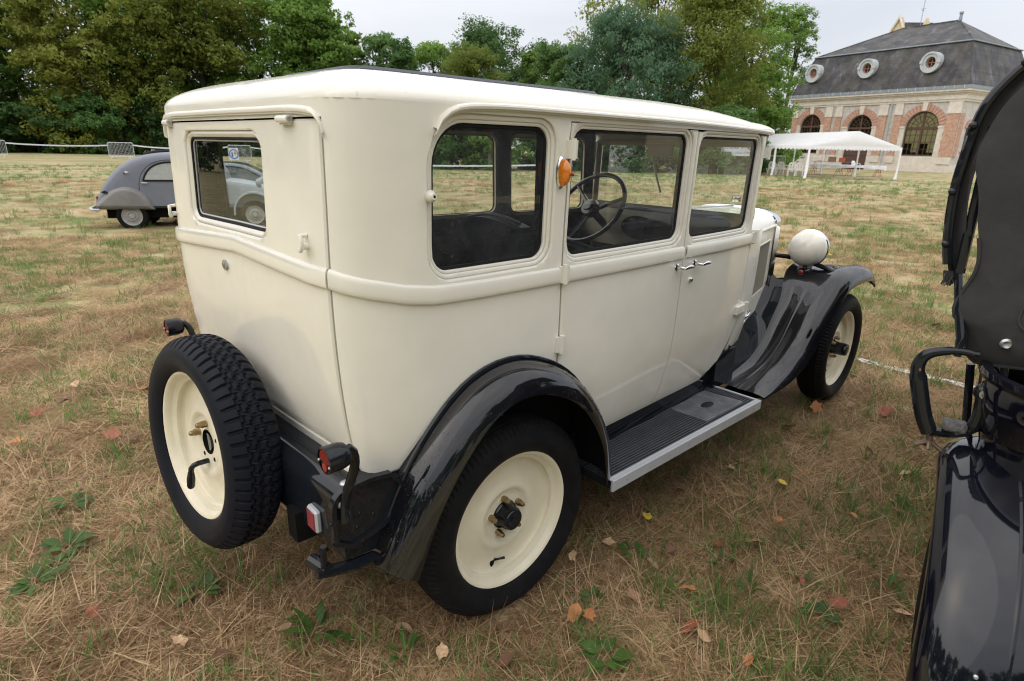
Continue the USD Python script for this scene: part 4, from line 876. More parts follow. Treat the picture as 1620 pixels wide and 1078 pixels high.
def by_px(px, D, top_px, w_px):
    """ground point, height and width of a tree from where it stands in the photograph"""
    b = ground_at(px, D); tp = at_dist(px, top_px, D); l, r = at_dist(px-w_px/2, 200, D), at_dist(px+w_px/2, 200, D)
    return b, tp[2]-b[2], np.linalg.norm((l-r)[:2])
WG = "tall trees of the wood on the left"
wood = [  # px, distance, top, width, leaves, label, size of the tree, leaf count
    (-70, 84, -150, 240, L_WOOD, "tree of the wood at the left edge of the picture, behind the barrier", 1),
    (40, 88, -170, 230, L_WOOD, "tall wood tree left of the leftmost forked trunk", 2),
    (150, 80, -140, 220, L_GOLD, "tall wood tree with yellowing leaves behind the crowd barrier", 3),
    (258, 84, -130, 220, L_WOOD, "tall wood tree standing behind the grey car", 4),
    (335, 78, -90, 190, L_GOLD, "yellowing wood tree above the rear left corner of the saloon roof", 5),
    (425, 82, -110, 190, L_WOOD, "tall wood tree above the back of the saloon roof", 6),
    (505, 76, -30, 130, L_WOOD, "last tree at the right end of the wood, beside the open sky", 7),
    (548, 84, 30, 70, L_GOLD, "slim tree at the foot of the wood's right end", 8)]
for px, D, tp, w, lf_, lab, sd in wood:
    b, H, W = by_px(px, D, tp, w)
    tree("wood_tree", lab, b, H, W, lf_, 100+sd, n=46000, size=.42, z0=.03, clumps=110, cl=.20, shape="wall")
for i, (px, D, tp, w) in enumerate([(-40, 78, 130, 150), (60, 77, 165, 140), (150, 76, 150, 150), (235, 77, 170, 130), (320, 75, 150, 140), (405, 74, 165, 140), (490, 73, 150, 130), (560, 72, 165, 110)]):
    b, H, W = by_px(px, D, tp, w)
    tree("woodland_shrub", ["dark undergrowth shrub at the left end of the wood's edge", "dark undergrowth shrub in the wood's edge left of the crowd barrier", "dark undergrowth shrub right behind the crowd barrier", "dark undergrowth shrub above the roof of the grey car", "dark undergrowth shrub behind the saloon's rear left corner", "dark undergrowth shrub seen through the saloon's tail window", "dark undergrowth shrub above the middle of the saloon's rear roof", "dark undergrowth shrub at the right end of the wood"][i], b, H, W, L_DARK, 150+i, n=16000, size=.40, z0=0, clumps=40, shape="wall", cl=.26)
mid = [
    ("broadleaf_tree", "pale green tree beside the right end of the wood", 612, 74, 50, 84, L_FRESH, "round", .30),
    ("conifer_tree", "dark pointed conifer between two rounder trees", 640, 66, 52, 74, L_DARK, "cone", .26),
    ("broadleaf_tree", "small green tree right of the dark conifer", 694, 72, 62, 100, L_WOOD, "round", .30),
    ("broadleaf_tree", "large rounded green tree in the middle of the skyline", 782, 76, 34, 150, L_FRESH, "round", .30),
    ("broadleaf_tree", "low yellowish tree in front of the large rounded tree", 748, 58, 74, 100, L_GOLD, "round", .24),
    ("broadleaf_tree", "slender tree at the right shoulder of the large rounded tree", 838, 70, 76, 56, L_WOOD, "column", .28),
    ("broadleaf_tree", "soft green tree left of the blue green willow", 890, 54, 64, 104, L_FRESH, "round", .22),
    ("willow_tree", "blue green willow-like tree above the middle of the roof", 985, 50, 12, 185, L_BLUE, "round", .20),
    ("poplar_tree", "tall dark tree rising behind the blue green willow", 1015, 72, -70, 200, L_GOLD, "wall", .34),
    ("maple_tree", "tall yellow green tree rising above the front doors", 1118, 52, -60, 175, L_GOLD, "column", .22),
    ("oak_tree", "tall dark tree left of the orangery with ragged crown", 1178, 60, -40, 140, L_WOOD, "wall", .27),
    ("oak_tree", "ragged dark tree whose branches reach over the orangery roof", 1232, 92, 8, 84, L_WOOD, "round", .28),
    ("broadleaf_tree", "low green tree in front of the tall dark oaks", 1150, 47, 165, 110, L_FRESH, "wall", .20),
    ("broadleaf_tree", "small bush-like tree beside the left end of the orangery", 1200, 60, 165, 60, L_WOOD, "wall", .20)]
for i, (nm, lab, px, D, tp, w, lf_, shp, sz) in enumerate(mid):
    b, H, W = by_px(px, D, tp, w)
    tree(nm, lab, b, H, W, lf_, 200+i, n=42000 if w > 100 else 16000, size=sz, z0=.06 if shp != "column" else .1, clumps=74 if w > 100 else 36, shape=shp, cl=.22 if w > 100 else .27, droop=.5 if nm == "willow_tree" else 0)
shr = [(640, 46, 190, 110), (715, 44, 182, 120), (800, 43, 186, 120), (880, 44, 184, 120), (960, 45, 188, 120), (1040, 46, 192, 120), (1115, 48, 196, 110), (1175, 52, 205, 70)]
for i, (px, D, tp, w) in enumerate(shr):
    b, H, W = by_px(px, D, tp, w)
    tree("hedge_shrub", ["dark shrub in the far hedge, leftmost one behind the saloon", "dark shrub of the far hedge seen through the quarter window's left half", "dark shrub of the far hedge seen through the quarter window's right half", "dark shrub of the far hedge behind the amber lamp", "dark shrub of the far hedge seen behind the steering wheel", "dark shrub of the far hedge seen behind the rear mirror", "dark shrub of the far hedge seen through the front door window", "last dark shrub of the far hedge, near the tent"][i], b, H, W, L_DARK if i not in (2, 6) else L_WOOD, 260+i, n=14000, size=.24, z0=0, clumps=36, shape="wall", cl=.28)
b = ground_at(776, 41.5); tt_ = thing("bare_tree", "pale slender trunk standing in front of the dark hedge", "tree", b)
obj("trunk", cat(tube([(0, 0, -.1), (-.05, .02, 1.2), (-.18, .05, 2.6), (-.25, .05, 4.5)], [.14, .11, .09, .05], 8), tube([(-.15, .04, 2.3), (.5, .3, 3.1), (.9, .5, 3.6)], [.06, .04, .02], 6)), BARK_PALE, tt_, smooth=50)
_R = np.random.RandomState(5); obj("crown", leaf_cloud(_R, np.array([(0, 0, 4.4), (.8, .5, 3.7), (-.8, -.3, 4.0)]), np.array([(1.2, 1.2, .8), (.8, .8, .5), (.8, .8, .6)]), 1500, .2), L_WOOD, tt_, smooth=False)

# trees of the clearing that stand behind and to the right of the photographer; the wet paint and the windows mirror them
_src = [p for p in stage.GetPrimAtPath("/World").GetChildren() if p.GetName() in ("broadleaf_tree_001", "broadleaf_tree_002", "oak_tree", "maple_tree")]
_dims = {p.GetName(): UsdGeom.BBoxCache(0, ["default"]).ComputeUntransformedBound(p).ComputeAlignedRange().GetSize() for p in _src}
RB = np.random.RandomState(9)
_w = stage.GetPrimAtPath('/World/wood_tree_001')
for i in range(6):
    a = math.radians(99+i*6.5); D = 84+6*RB.rand(); copy_of(_w, (CAM[0]+D*math.cos(a), CAM[1]+D*math.sin(a), 0), RB.rand()*6.28, label='wood tree further left than the picture shows', group='wood trees left of the picture', scale=RB.uniform(.65, .9))
for i in range(17):
    a = math.radians(141+i*11.5); D = 40+10*RB.rand() if i < 12 else 26+6*RB.rand()
    p = _src[i % len(_src)]; sz_ = _dims[p.GetName()]; k = (13+5*RB.rand())/sz_[2]
    x, y = CAM[0]+D*math.cos(a), CAM[1]+D*math.sin(a)
    copy_of(p, (x, y, 0), RB.rand()*6.28, label="tree standing behind the photographer, mirrored in the saloon's glass and paint", group="trees behind the photographer", scale=(k*1.25, k*1.25, k))
# ================================================================== the orangery
BA, BB = np.array([69.188, 28.943, 0.0]), np.array([66.155, 13.58, 0.0])
BT = (BB-BA)/np.linalg.norm(BB-BA); BN = np.array([BT[1], -BT[0], 0]); BL = 15.66     # along the front, out of the front
bang = math.atan2(BT[1], BT[0])
hall = thing("orangery", "stone and brick orangery with slate mansard roof and tall arched windows", "building", BA, bang)
# local frame: x along the front (left to right), y = into the building is +y? (front faces -y after the turn), z up
STONE = simple("pale_limestone", (0.62, 0.57, 0.50), rough=0.85, noise=0.14, scale=2.2, bump=0.2, bscale=30.0)
PLASTER = simple("grey_rubble_plaster", (0.50, 0.475, 0.44), rough=0.9, noise=0.22, scale=3.5, bump=0.4, bscale=18.0)
def brickmat(name, rot):
    return mat(name, {"tc": ("texture_coordinate", {}), "mp": ("mapping", {"mapping_type": "point", "rotation": rot}),
        "b": ("brick_texture", {"color1": (0.41, 0.215, 0.15), "color2": (0.50, 0.30, 0.215), "mortar": (0.50, 0.40, 0.32), "scale": 1.0, "brick_width": 0.24, "row_height": 0.085, "mortar_size": 0.010, "mortar_smooth": 0.2}),
        "n": ("noise_texture", {"scale": 6.0, "detail": 5.0}), "r": ("rgb_ramp", {"ramp": [(0.3, (0.75, 0.75, 0.75)), (0.7, (1.2, 1.15, 1.1))]}), "m": ("mix_color", {"blend_type": "multiply", "fac": 1.0, "use_clamp": False}),
        "p": ("principled_bsdf", {"roughness": 0.9})}, [("tc.object", "mp.vector"), ("mp.vector", "b.vector"), ("tc.object", "n.vector"), ("n.fac", "r.fac"), ("b.color", "m.a"), ("r.color", "m.b"), ("m.result", "p.base_color")])
BRICK = brickmat("red_brick_front", (PI/2, 0, 0))
BRICK2 = simple("red_brick_arch", (0.46, 0.275, 0.205), rough=0.9, noise=0.2, scale=5.0)
SLATE = mat("slate_courses", {"tc": ("texture_coordinate", {}), "mp": ("mapping", {"mapping_type": "point", "rotation": (PI/2, 0, 0)}),
    "b": ("brick_texture", {"color1": (0.040, 0.041, 0.047), "color2": (0.075, 0.075, 0.083), "mortar": (0.03, 0.03, 0.033), "scale": 1.0, "brick_width": 0.32, "row_height": 0.20, "mortar_size": 0.012, "mortar_smooth": 0.1}),
    "n": ("noise_texture", {"scale": 0.55, "detail": 8.0, "roughness": 0.68}), "r": ("rgb_ramp", {"ramp": [(0.38, (0.35, 0.32, 0.26)), (0.50, (0.6, 0.6, 0.62)), (0.60, (1.0, 1.0, 1.05)), (0.70, (3.0, 3.0, 3.2))]}),
    "st": ("mapping", {"mapping_type": "point", "scale": (2.2, 2.2, 0.45)}), "m": ("mix_color", {"blend_type": "multiply", "fac": 0.9, "use_clamp": False}),
    "rl": ("rgb_ramp", {"ramp": [(0.40, (0.055, 0.048, 0.03)), (0.56, (0.0, 0.0, 0.0))]}), "n2": ("noise_texture", {"scale": 0.8, "detail": 6.0}), "ad": ("mix_color", {"blend_type": "add", "fac": 0.6, "use_clamp": False}),
    "p": ("principled_bsdf", {"roughness": 0.62})}, [("tc.object", "mp.vector"), ("mp.vector", "b.vector"), ("tc.object", "st.vector"), ("st.vector", "n.vector"), ("tc.object", "n2.vector"), ("n.fac", "r.fac"), ("n2.fac", "rl.fac"), ("b.color", "m.a"), ("r.color", "m.b"), ("m.result", "ad.a"), ("rl.color", "ad.b"), ("ad.result", "p.base_color")])
LEADM = simple("zinc_gutter", (0.24, 0.28, 0.31), rough=0.5, metallic=0.3, noise=0.15, scale=3.0)
LEAD_PALE = simple("pale_lead", (0.42, 0.45, 0.46), rough=0.6, noise=0.12, scale=6.0)
JOIN = simple("brown_joinery", (0.085, 0.045, 0.030), rough=0.7)
JOIN_R = simple("orange_joinery", (0.34, 0.17, 0.11), rough=0.7)
BLIND = simple("cream_blind", (0.82, 0.76, 0.52), rough=0.9, noise=0.12, scale=1.5)
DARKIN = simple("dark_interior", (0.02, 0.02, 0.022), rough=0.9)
DOORW = simple("brown_door_boards", (0.10, 0.055, 0.045), rough=0.75, noise=0.2, scale=5.0)
hp_ = lambda *a, **k: obj(*a, hall if "parent" not in k else k.pop("parent"), **k)
def onf(poly, d0, d1): return prism(poly, d0, d1, lambda v: np.stack([v[:, 0], -v[:, 2], v[:, 1]], 1))     # on the front; depth outwards
def arch(s0, s1, z0, zs, n=16):
    c, r = (s0+s1)/2, (s1-s0)/2; return Polygon([(s0, z0), (s1, z0)]+[(c+r*math.cos(t), zs+r*math.sin(t)) for t in np.linspace(0, PI, n)])
WINS = [(.52, 2.90, 1.45, 4.22, 5.5, "w"), (5.90, 8.38, .12, 3.98, 5.5, "d"), (11.52, 14.42, 1.42, 3.92, 5.6, "w")]
SIDED = 12.0
front = sbox(-.6, .72, 16.05, 6.12)
holes = [arch(a, b, z0, zs) for a, b, z0, zs, zt, k in WINS]
wall = front
for h in holes: wall = wall.difference(h)
hp_("wall", cat(onf(wall, -.35, 0), bx(15.70, 16.05, .35, SIDED, .72, 6.12), bx(-.6, -.25, .35, SIDED, .72, 6.12)), PLASTER)
pl0 = sbox(-.68, -.2, 16.13, .72).difference(sbox(5.90, 0, 8.38, .8))
hp_("plinth", cat(onf(pl0, -.35, .09), bx(15.78, 16.13, .35, SIDED, -.2, .72)), STONE)
lower = sbox(-.6, .72, 16.05, 1.36)
for h in holes: lower = lower.difference(h.buffer(.01))
hp_("dado", onf(lower, 0.001, .05), STONE)
# pilasters of brick with stone caps
for a, b in ((-.55, .06), (3.30, 4.02), (4.42, 5.08), (8.86, 9.66), (10.36, 11.04), (14.96, 15.98)):
    p = hp_("pilaster", onf(sbox(a, 1.36, b, 5.10), 0.001, .12), BRICK)
    obj("pilaster_cap", cat(onf(sbox(a-.05, 5.10, b+.05, 5.42), 0.001, .16), onf(sbox(a-.02, 5.42, b+.02, 6.10), 0.001, .13)), STONE, p); obj("pilaster_foot", onf(sbox(a-.04, .74, b+.04, 1.36), .05, .16), STONE, p)
for a, b, z0, zs, zt, k in WINS:
    c, r = (a+b)/2, (b-a)/2
    for i in range(19):
        t0, t1 = PI*i/19+.012, PI*(i+1)/19-.012
        if i == 9: continue
        q = Polygon([(c+R_*math.cos(t), zs+R_*math.sin(t)) for R_, t in ((r+.02, t0), (r+.62, t0), (r+.62, (t0+t1)/2), (r+.62, t1), (r+.02, t1), (r+.02, (t0+t1)/2))])
        hp_("arch_brick", onf(q, 0.001, .07+.006*(i % 3)), BRICK2)
    hp_("keystone", onf(Polygon([(c-.17, zs+r+.03), (c+.17, zs+r+.03), (c+.24, zs+r+.82), (c-.24, zs+r+.82)]), .001, .16), STONE)
    for s, e in ((a-.55, a-.01), (b+.01, b+.55)):
        zz = np.linspace(1.38, zs, 8)
        for i in range(7): hp_("jamb_stone", onf(sbox(s+(.08 if i % 2 else 0)*(1 if e < c else 0), zz[i]+.006, e-(.08 if i % 2 else 0)*(0 if e < c else 1), zz[i+1]-.006), .001, .055+.004*(i % 3)), STONE)
        hp_("impost", onf(sbox(s-.04, zs+.0, e+.0, zs+.14), .056, .10), STONE)
    hole = arch(a, b, z0, zs)
    fr = hole.difference(hole.buffer(-.12)).union(sbox(c-.09, z0, c+.09, zs+r-.05)).union(sbox(a, zs-.11, b, zs+.08)).intersection(hole)
    w = hp_("window", onf(fr, -.26, -.12), JOIN, label=None)
    bars = []
    zlow = z0 if k == "w" else 2.45
    for x in (a+(c-a)/3, a+2*(c-a)/3, c+(b-c)/3, c+2*(b-c)/3): bars.append(sbox(x-.022, zlow, x+.022, zs))
    for z in np.linspace(zlow, zs, 5)[1:-1]: bars.append(sbox(a, z-.022, b, z+.022))
    for rr in (.36*r, .70*r): bars.append(Point(c, zs).buffer(rr+.025, 12).difference(Point(c, zs).buffer(rr-.025, 12)).intersection(sbox(a, zs, b, zt+1)))
    for t in np.linspace(0, PI, 9)[1:-1]: bars.append(LineString([(c+.36*r*math.cos(t), zs+.36*r*math.sin(t)), (c+r*math.cos(t), zs+r*math.sin(t))]).buffer(.022))
    for bb in bars:
        bb = bb.intersection(hole.buffer(-.10))
        if not bb.is_empty: obj("glazing_bar", onf(bb, -.235, -.19), JOIN, w)
    obj("window_pane", onf(hole.buffer(-.08), -.225, -.220), GLASS_FAR, w)
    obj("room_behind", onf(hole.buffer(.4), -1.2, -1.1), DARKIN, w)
    if c > 10:
        obj("blind", onf(hole.buffer(-.05).intersection(sbox(a, 2.55, b, 9)), -.240, -.232), BLIND, w)
        for x0, x1, z1 in ((a+.8, a+1.3, 2.55), (b-.7, b-.1, 2.55)): obj("blind", onf(sbox(x0, 1.75, x1, z1), -.240, -.232), BLIND, w)
    if k == "d":
        d = hp_("door", onf(sbox(a+.06, .12, b-.06, 2.40), -.26, -.14), DOORW)
        for i in range(14): obj("door_board", onf(sbox(a+.10+i*.165, .3, a+.24+i*.165, 1.3), -.14, -.125), DOORW, d)
        for z in (1.35, 2.3): obj("door_rail", onf(sbox(a+.06, z, b-.06, z+.09), -.14, -.105), DOORW, d)
# small arched window on the right-hand return
def ons(poly, d0, d1, X=16.05): return prism(poly, d0, d1, lambda v: np.stack([X+v[:, 2], v[:, 0], v[:, 1]], 1))
for yc in (1.9, 5.4, 8.9):
    h = arch(yc-.42, yc+.42, 1.9, 3.9); w = hp_("side_window", ons(h, -.02, .02), DARKIN)
    obj("side_window_frame", ons(h.difference(h.buffer(-.07)).union(sbox(yc-.03, 1.9, yc+.03, 4.3)), .02, .05), JOIN, w)
    obj("side_window_arch", ons(arch(yc-.75, yc+.75, 3.9, 3.9).difference(arch(yc-.44, yc+.44, 3.9, 3.9)), .001, .08), BRICK2, w); obj("side_window_sill", ons(sbox(yc-.7, 1.72, yc+.7, 1.88), .001, .12), BRICK2, w)
hp_("side_pilaster", ons(sbox(.02, 1.36, .55, 5.1), .001, .1), BRICK)
# cornice, gutter, roof
def ring_box(g, z0, z1): return bx(-.6-g, 16.05+g, -g, SIDED+g, z0, z1)
for g, z0, z1 in ((.10, 6.121, 6.30), (.16, 6.301, 6.68), (.22, 6.681, 6.80), (.34, 6.801, 6.95), (.46, 6.951, 7.12)): hp_("cornice", ring_box(g, z0, z1), STONE)
gut = hp_("gutter", ring_box(.50, 7.121, 7.40), LEADM)
for x in np.arange(-.8, 16.5, .8): obj("gutter_bracket", bx(x-.03, x+.03, -.53, -.50, 7.10, 7.41), LEAD_PALE, gut)
lo = [(-.9, -.30, 7.40), (16.35, -.30, 7.40), (16.35, SIDED+.3, 7.40), (-.9, SIDED+.3, 7.40)]; hi = [(.35, 1.15, 11.15), (15.1, 1.15, 11.15), (15.1, SIDED-1.15, 11.15), (.35, SIDED-1.15, 11.15)]
mids = [tuple(np.array(l)*.5+np.array(h)*.5+np.array([(.06 if l[0] > 8 else -.06), (-.10 if l[1] < 5 else .10), 0])) for l, h in zip(lo, hi)]
mr = hp_("mansard_roof", tm(lo+mids+hi, [(i, (i+1) % 4, 4+(i+1) % 4, 4+i) for i in range(4)]+[(4+i, 4+(i+1) % 4, 8+(i+1) % 4, 8+i) for i in range(4)]), SLATE, smooth=False)
up = [(x+(-.1 if x < 8 else .1), y+(-.1 if y < 5 else .1), 11.16) for x, y, z in hi]; rd = [(6.2, SIDED/2, 13.75), (11.4, SIDED/2, 13.75)]
hp_("upper_roof", tm(up+rd, np.array([(0, 1, 5), (0, 5, 4), (1, 2, 5), (2, 3, 4), (2, 4, 5), (3, 0, 4)])), SLATE, smooth=False)
hp_("roof_kerb", cat(*[tube([np.array(up[i])+[0, 0, .02], np.array(up[(i+1) % 4])+[0, 0, .02]], .06, 8) for i in range(4)]), LEADM)
hp_("roof_hip", cat(tube([up[1], rd[1]], .07, 6), tube([up[0], rd[0]], .07, 6), tube([rd[0], rd[1]], .09, 6), tube([lo[1], mids[1], hi[1]], .06, 6), tube([lo[0], mids[0], hi[0]], .06, 6)), SLATE)
hp_("finial", cat(cyl((11.4, SIDED/2, 13.7), (11.4, SIDED/2, 14.35), .16, 10, .12), cyl((11.4, SIDED/2, 14.35), (11.4, SIDED/2, 14.5), .2, 10, .16)), LEADM)
for s in (1.05, 6.75, 12.55):
    y0 = .22
    def Tl(v): return np.stack([v[:, 0], y0-v[:, 2]+.0*v[:, 1], v[:, 1]], 1)
    ell = lambda a, b: Polygon([(s+.86*a*math.cos(t), 9.52+.86*b*math.sin(t)) for t in np.linspace(0, 2*PI, 28, endpoint=False)])
    oe = hp_("oval_dormer", cat(prism(ell(.92, .98).difference(ell(.50, .56)), .0, .28, Tl), prism(ell(.98, 1.04).difference(ell(.80, .86)), .1, .36, Tl), prism(ell(1.02, 1.08).intersection(sbox(s-1.2, 9.45, s+1.2, 9.70)).difference(ell(.7, .7)), .05, .40, Tl), prism(ell(.98, 1.04).difference(ell(.5, .56)), -.95, .1, Tl)), LEAD_PALE)
    obj("oval_frame", prism(ell(.51, .57).difference(ell(.38, .44)).union(sbox(s-.03, 9.0, s+.03, 10.04)).union(sbox(s-.45, 9.49, s+.45, 9.55)), -.12, .0, Tl), JOIN_R, oe)
    obj("oval_pane", prism(ell(.48, .54), -.10, -.08, Tl), DARKIN if s > 5 else JOIN_R, oe)
hp_("downpipe", cat(tube([(9.95, -.12, 6.9), (9.95, -.10, 6.1), (9.95, -.09, .3)], .06, 8)), LEAD_PALE)
# church behind the orangery
cp = np.array([97.2, 29.6, 0.0]); ch = thing("church", "church gable of pale stone with slate roof behind the orangery", "building", cp, bang)
ga = Polygon([(-2.2, 0), (1.9, 0), (1.9, 14.9), (.15, 19.0), (-.15, 19.0), (-2.2, 14.9)])
GOLDST = simple("yellow_stone", (0.56, 0.47, 0.30), rough=0.9, noise=0.12, scale=2.0)
obj("gable_wall", onf(ga, -.5, 0), GOLDST, ch); obj("gable_coping", cat(*[tube([(x0, -.15, z0), (x1, -.15, z1)], .14, 6) for x0, z0, x1, z1 in ((-2.25, 14.9, 0, 19.05), (1.95, 14.9, 0, 19.05))], cyl((0, -.15, 19), (0, -.15, 19.4), .12, 6, .03)), STONE, ch)
obj("slate_roof", tm([(0, .3, 18.4), (3.4, 1.5, 18.0), (3.6, 0, 14.9), (1.6, .2, 14.9), (3.4, 9, 18.0), (0, 9, 18.4)], np.array([(0, 1, 2), (0, 2, 3), (0, 5, 4), (0, 4, 1)])), SLATE, ch, smooth=False)
obj("far_gable", cat(onf(Polygon([(3.0, 10), (3.9, 10), (3.9, 17.2), (3.45, 18.4), (3.0, 17.2)]), -.4, .2)), GOLDST, ch)
wv = obj("weather_vane", cat(cyl((2.6, .3, 17.6), (2.6, .3, 22.0), .035, 6), cyl((2.3, .3, 19.6), (2.9, .3, 19.6), .03, 6), cyl((2.6, 0, 19.4), (2.6, .6, 19.4), .03, 6)), LEADM, ch)
ck = Polygon([(-.45, 0), (-.2, .25), (-.25, .55), (-.05, .3), (.2, .28), (.38, .55), (.42, .3), (.6, .28), (.42, .12), (.2, -.1), (0, -.18), (-.2, -.1)])
obj("vane_cockerel", xf(prism(ck, -.04, .04, lambda v: np.stack([v[:, 0], v[:, 2], v[:, 1]], 1)), (2.6, .3, 21.0)), LEADM, wv)
# ================================================================== tent, chairs, tables, barriers, tape
TENT = simple("white_tent_sheet", (0.80, 0.81, 0.84), rough=0.55, noise=0.03, scale=3.0, bump=0.25, bscale=4.0)
TENT_T = mat("white_tent_roof", {"p": ("principled_bsdf", {"base_color": (0.82, 0.83, 0.86), "roughness": 0.5}), "t": ("translucent_bsdf", {"color": (0.82, 0.83, 0.88)}), "m": ("mix_closure", {"fac": 0.35}),
    "g": ("geometry", {}), "n": ("noise_texture", {"scale": 2.5, "detail": 4.0}), "b": ("bump", {"strength": 0.5, "distance": 0.05})}, [("g.position", "n.vector"), ("n.fac", "b.height"), ("b.normal", "p.normal"), ("p.BSDF", "m.closure1"), ("t.BSDF", "m.closure2")], surface="m.closure")
PLASTIC = simple("white_plastic", (0.80, 0.80, 0.79), rough=0.4)
GALV = simple("galvanised_steel", (0.62, 0.64, 0.67), rough=0.45, metallic=0.25)
RED_STEEL = simple("red_trestle_paint", (0.45, 0.09, 0.05), rough=0.5)
CARD = simple("brown_cardboard", (0.22, 0.15, 0.10), rough=0.9, noise=0.1)
WOODP = simple("grey_wood_post", (0.20, 0.17, 0.14), rough=0.9)
TAPE = simple("white_barrier_tape", (0.68, 0.71, 0.80), rough=0.5)
def gpx(px, py, z=0.0):
    d = ray_dir(px, py); return CAM+d*((z-CAM[2])/d[2])
T0 = gpx(1273, 283.3); vdir = np.array([T0[0]-CAM[0], T0[1]-CAM[1]]); vdir /= np.linalg.norm(vdir); lefty = np.array([-vdir[1], vdir[0]])
gdir = -.86*lefty+.51*vdir; ldir = .51*lefty+.86*vdir          # along the gable (to the right), along the long side (away to the left)
tang = math.atan2(gdir[1], gdir[0])                            # local x along the gable, y along the long side
tent = thing("party_tent", "white party tent with scalloped eaves in front of the orangery", "tent", (T0[0], T0[1], 0), tang)
TW, TL, EV, RG_ = 5.9, 12.0, 1.93, 2.83
def tent_roof():
    ms = []
    for sx_ in (0, 1):
        e0 = 0 if sx_ == 0 else TW; P = []
        for v in np.linspace(0, TL, 37):
            sag = .05*math.sin(v/4*2*PI)**2; row = []
            for k in np.linspace(0, 1, 9): row.append((e0+(TW/2-e0)*k, v, EV+(RG_-EV)*k-sag*math.sin(k*PI)))
            P.append(row)
        ms.append(grid(np.array(P), flip=(sx_ == 1)))
    return cat(*ms)
obj("roof_sheet", tent_roof(), TENT_T, tent, smooth=40)
for y in (-.02, TL+.02):
    P = [[(x, y-.05*math.sin(PI*k)*math.sin(x/TW*PI), EV+(zt-EV)*k-.0) for k in np.linspace(0, 1, 6)] for x, zt in ((TW*t, EV+(RG_-EV)*(1-abs(2*t-1))) for t in np.linspace(0, 1, 31))]
    obj("gable_sheet", grid(np.array(P)), TENT, tent, smooth=40)
def scallop(p0, p1, n=26):
    p0, p1 = np.array(p0, float), np.array(p1, float); P = []
    for t in np.linspace(0, 1, n*6+1): q = p0+(p1-p0)*t; P.append([q+[0, 0, .02], q-[0, 0, .10], q-[0, 0, .13+.085*abs(math.sin(t*n*PI))]])
    return grid(np.array(P))
for a, b in (((0, -.025, EV), (TW, -.025, EV)), ((-.02, 0, EV), (-.02, TL, EV)), ((TW+.02, 0, EV), (TW+.02, TL, EV))): obj("eaves_valance", scallop(a, b), TENT, tent)
for x in (0, TW):
    for y in (0, 4, 8, 12):
        c = [(x, y, 0), (x, y, .25), (x, y, 1.0), (x, y, EV)]
        ps = obj("tent_post", tube(c, [.026]*4, 8), PLASTIC, tent)
        dr = tube([(x-.05, y-.03, .03), (x-.03, y-.03, .22), (x, y-.02, .55), (x+.01, y, 1.2), (x, y, EV)], [.10, .075, .10, .07, .06] if x == 0 else [.11, .07, .055, .05, .06], 9); dr.vertices += R_n if False else 0
        obj("gathered_curtain", dr, TENT, ps)
        obj("post_foot", bx(x-.08, x+.08, y-.08, y+.08, 0, .012), GALV, ps)
obj("roof_frame", cat(*[tube([(0, y, EV), (TW/2, y, RG_-.03), (TW, y, EV)], .02, 6) for y in (0.05, 4, 8, 11.95)], tube([(TW/2, 0, RG_-.03), (TW/2, TL, RG_-.03)], .02, 6)), GALV, tent)

def garden_chair(label, loc, rz, src=None):
    if src is not None: return copy_of(src, loc, rz, label=label)
    t = thing("garden_chair", label, "chair", loc, rz, "white plastic garden chairs by the tent")
    obj("seat", cbx(-.23, .23, -.22, .24, .41, .435, .01), PLASTIC, t)
    sh = Polygon([(-.235, .43), (-.225, .80), (-.17, .89), (-.08, .915), (.08, .915), (.17, .89), (.225, .80), (.235, .43)])
    for x in (-.09, .09): sh = sh.difference(rrect(x-.03, x+.03, .56, .80, .02))
    obj("backrest", prism(sh, 0, .022, lambda v: np.stack([v[:, 0], .225+(v[:, 1]-.43)*.22-v[:, 2]+.02*np.cos(v[:, 0]*6), v[:, 1]], 1)), PLASTIC, t)
    for sx_ in (-1, 1):
        obj("armrest", tube(spl(np.array([(sx_*.25, .29, .70), (sx_*.27, .05, .665), (sx_*.27, -.18, .655), (sx_*.26, -.24, .60)]), 10), .020, 8), PLASTIC, t)
        obj("leg", tube([(sx_*.25, -.24, .62), (sx_*.25, -.24, .40), (sx_*.275, -.27, 0)], [.02, .026, .02], 8), PLASTIC, t); obj("leg", tube([(sx_*.22, .24, .43), (sx_*.25, .32, 0)], [.028, .02], 8), PLASTIC, t)
    return t
cr = {}
cspec = [  # pixel of the feet, turn, label
    (1220, 277, 2.6, "white garden chair at the left end of the row beside the tent post, turned away"),
    (1236, 277.5, 2.2, "white garden chair half hidden by the tent's second post"),
    (1252, 279.5, 2.5, "white garden chair left of its neighbour, both in front of the tent's nearest corner post"),
    (1264, 280.5, 2.4, "white garden chair standing closest to the tent's nearest corner post"),
    (1196, 273.5, 2.4, "white garden chair seen through the right half of the saloon's front door window"),
    (1176, 273, 2.6, "white garden chair seen through the middle of the saloon's front door window"),
    (1158, 272.5, 2.2, "white garden chair seen through the left half of the saloon's front door window"),
    (1352, 271.5, .3, "white garden chair behind the long table under the tent")]
first = None
for px, py, rz, lab in cspec:
    p = gpx(px, py); c_ = garden_chair(lab, (p[0], p[1], 0), rz+tang, first); first = first or c_
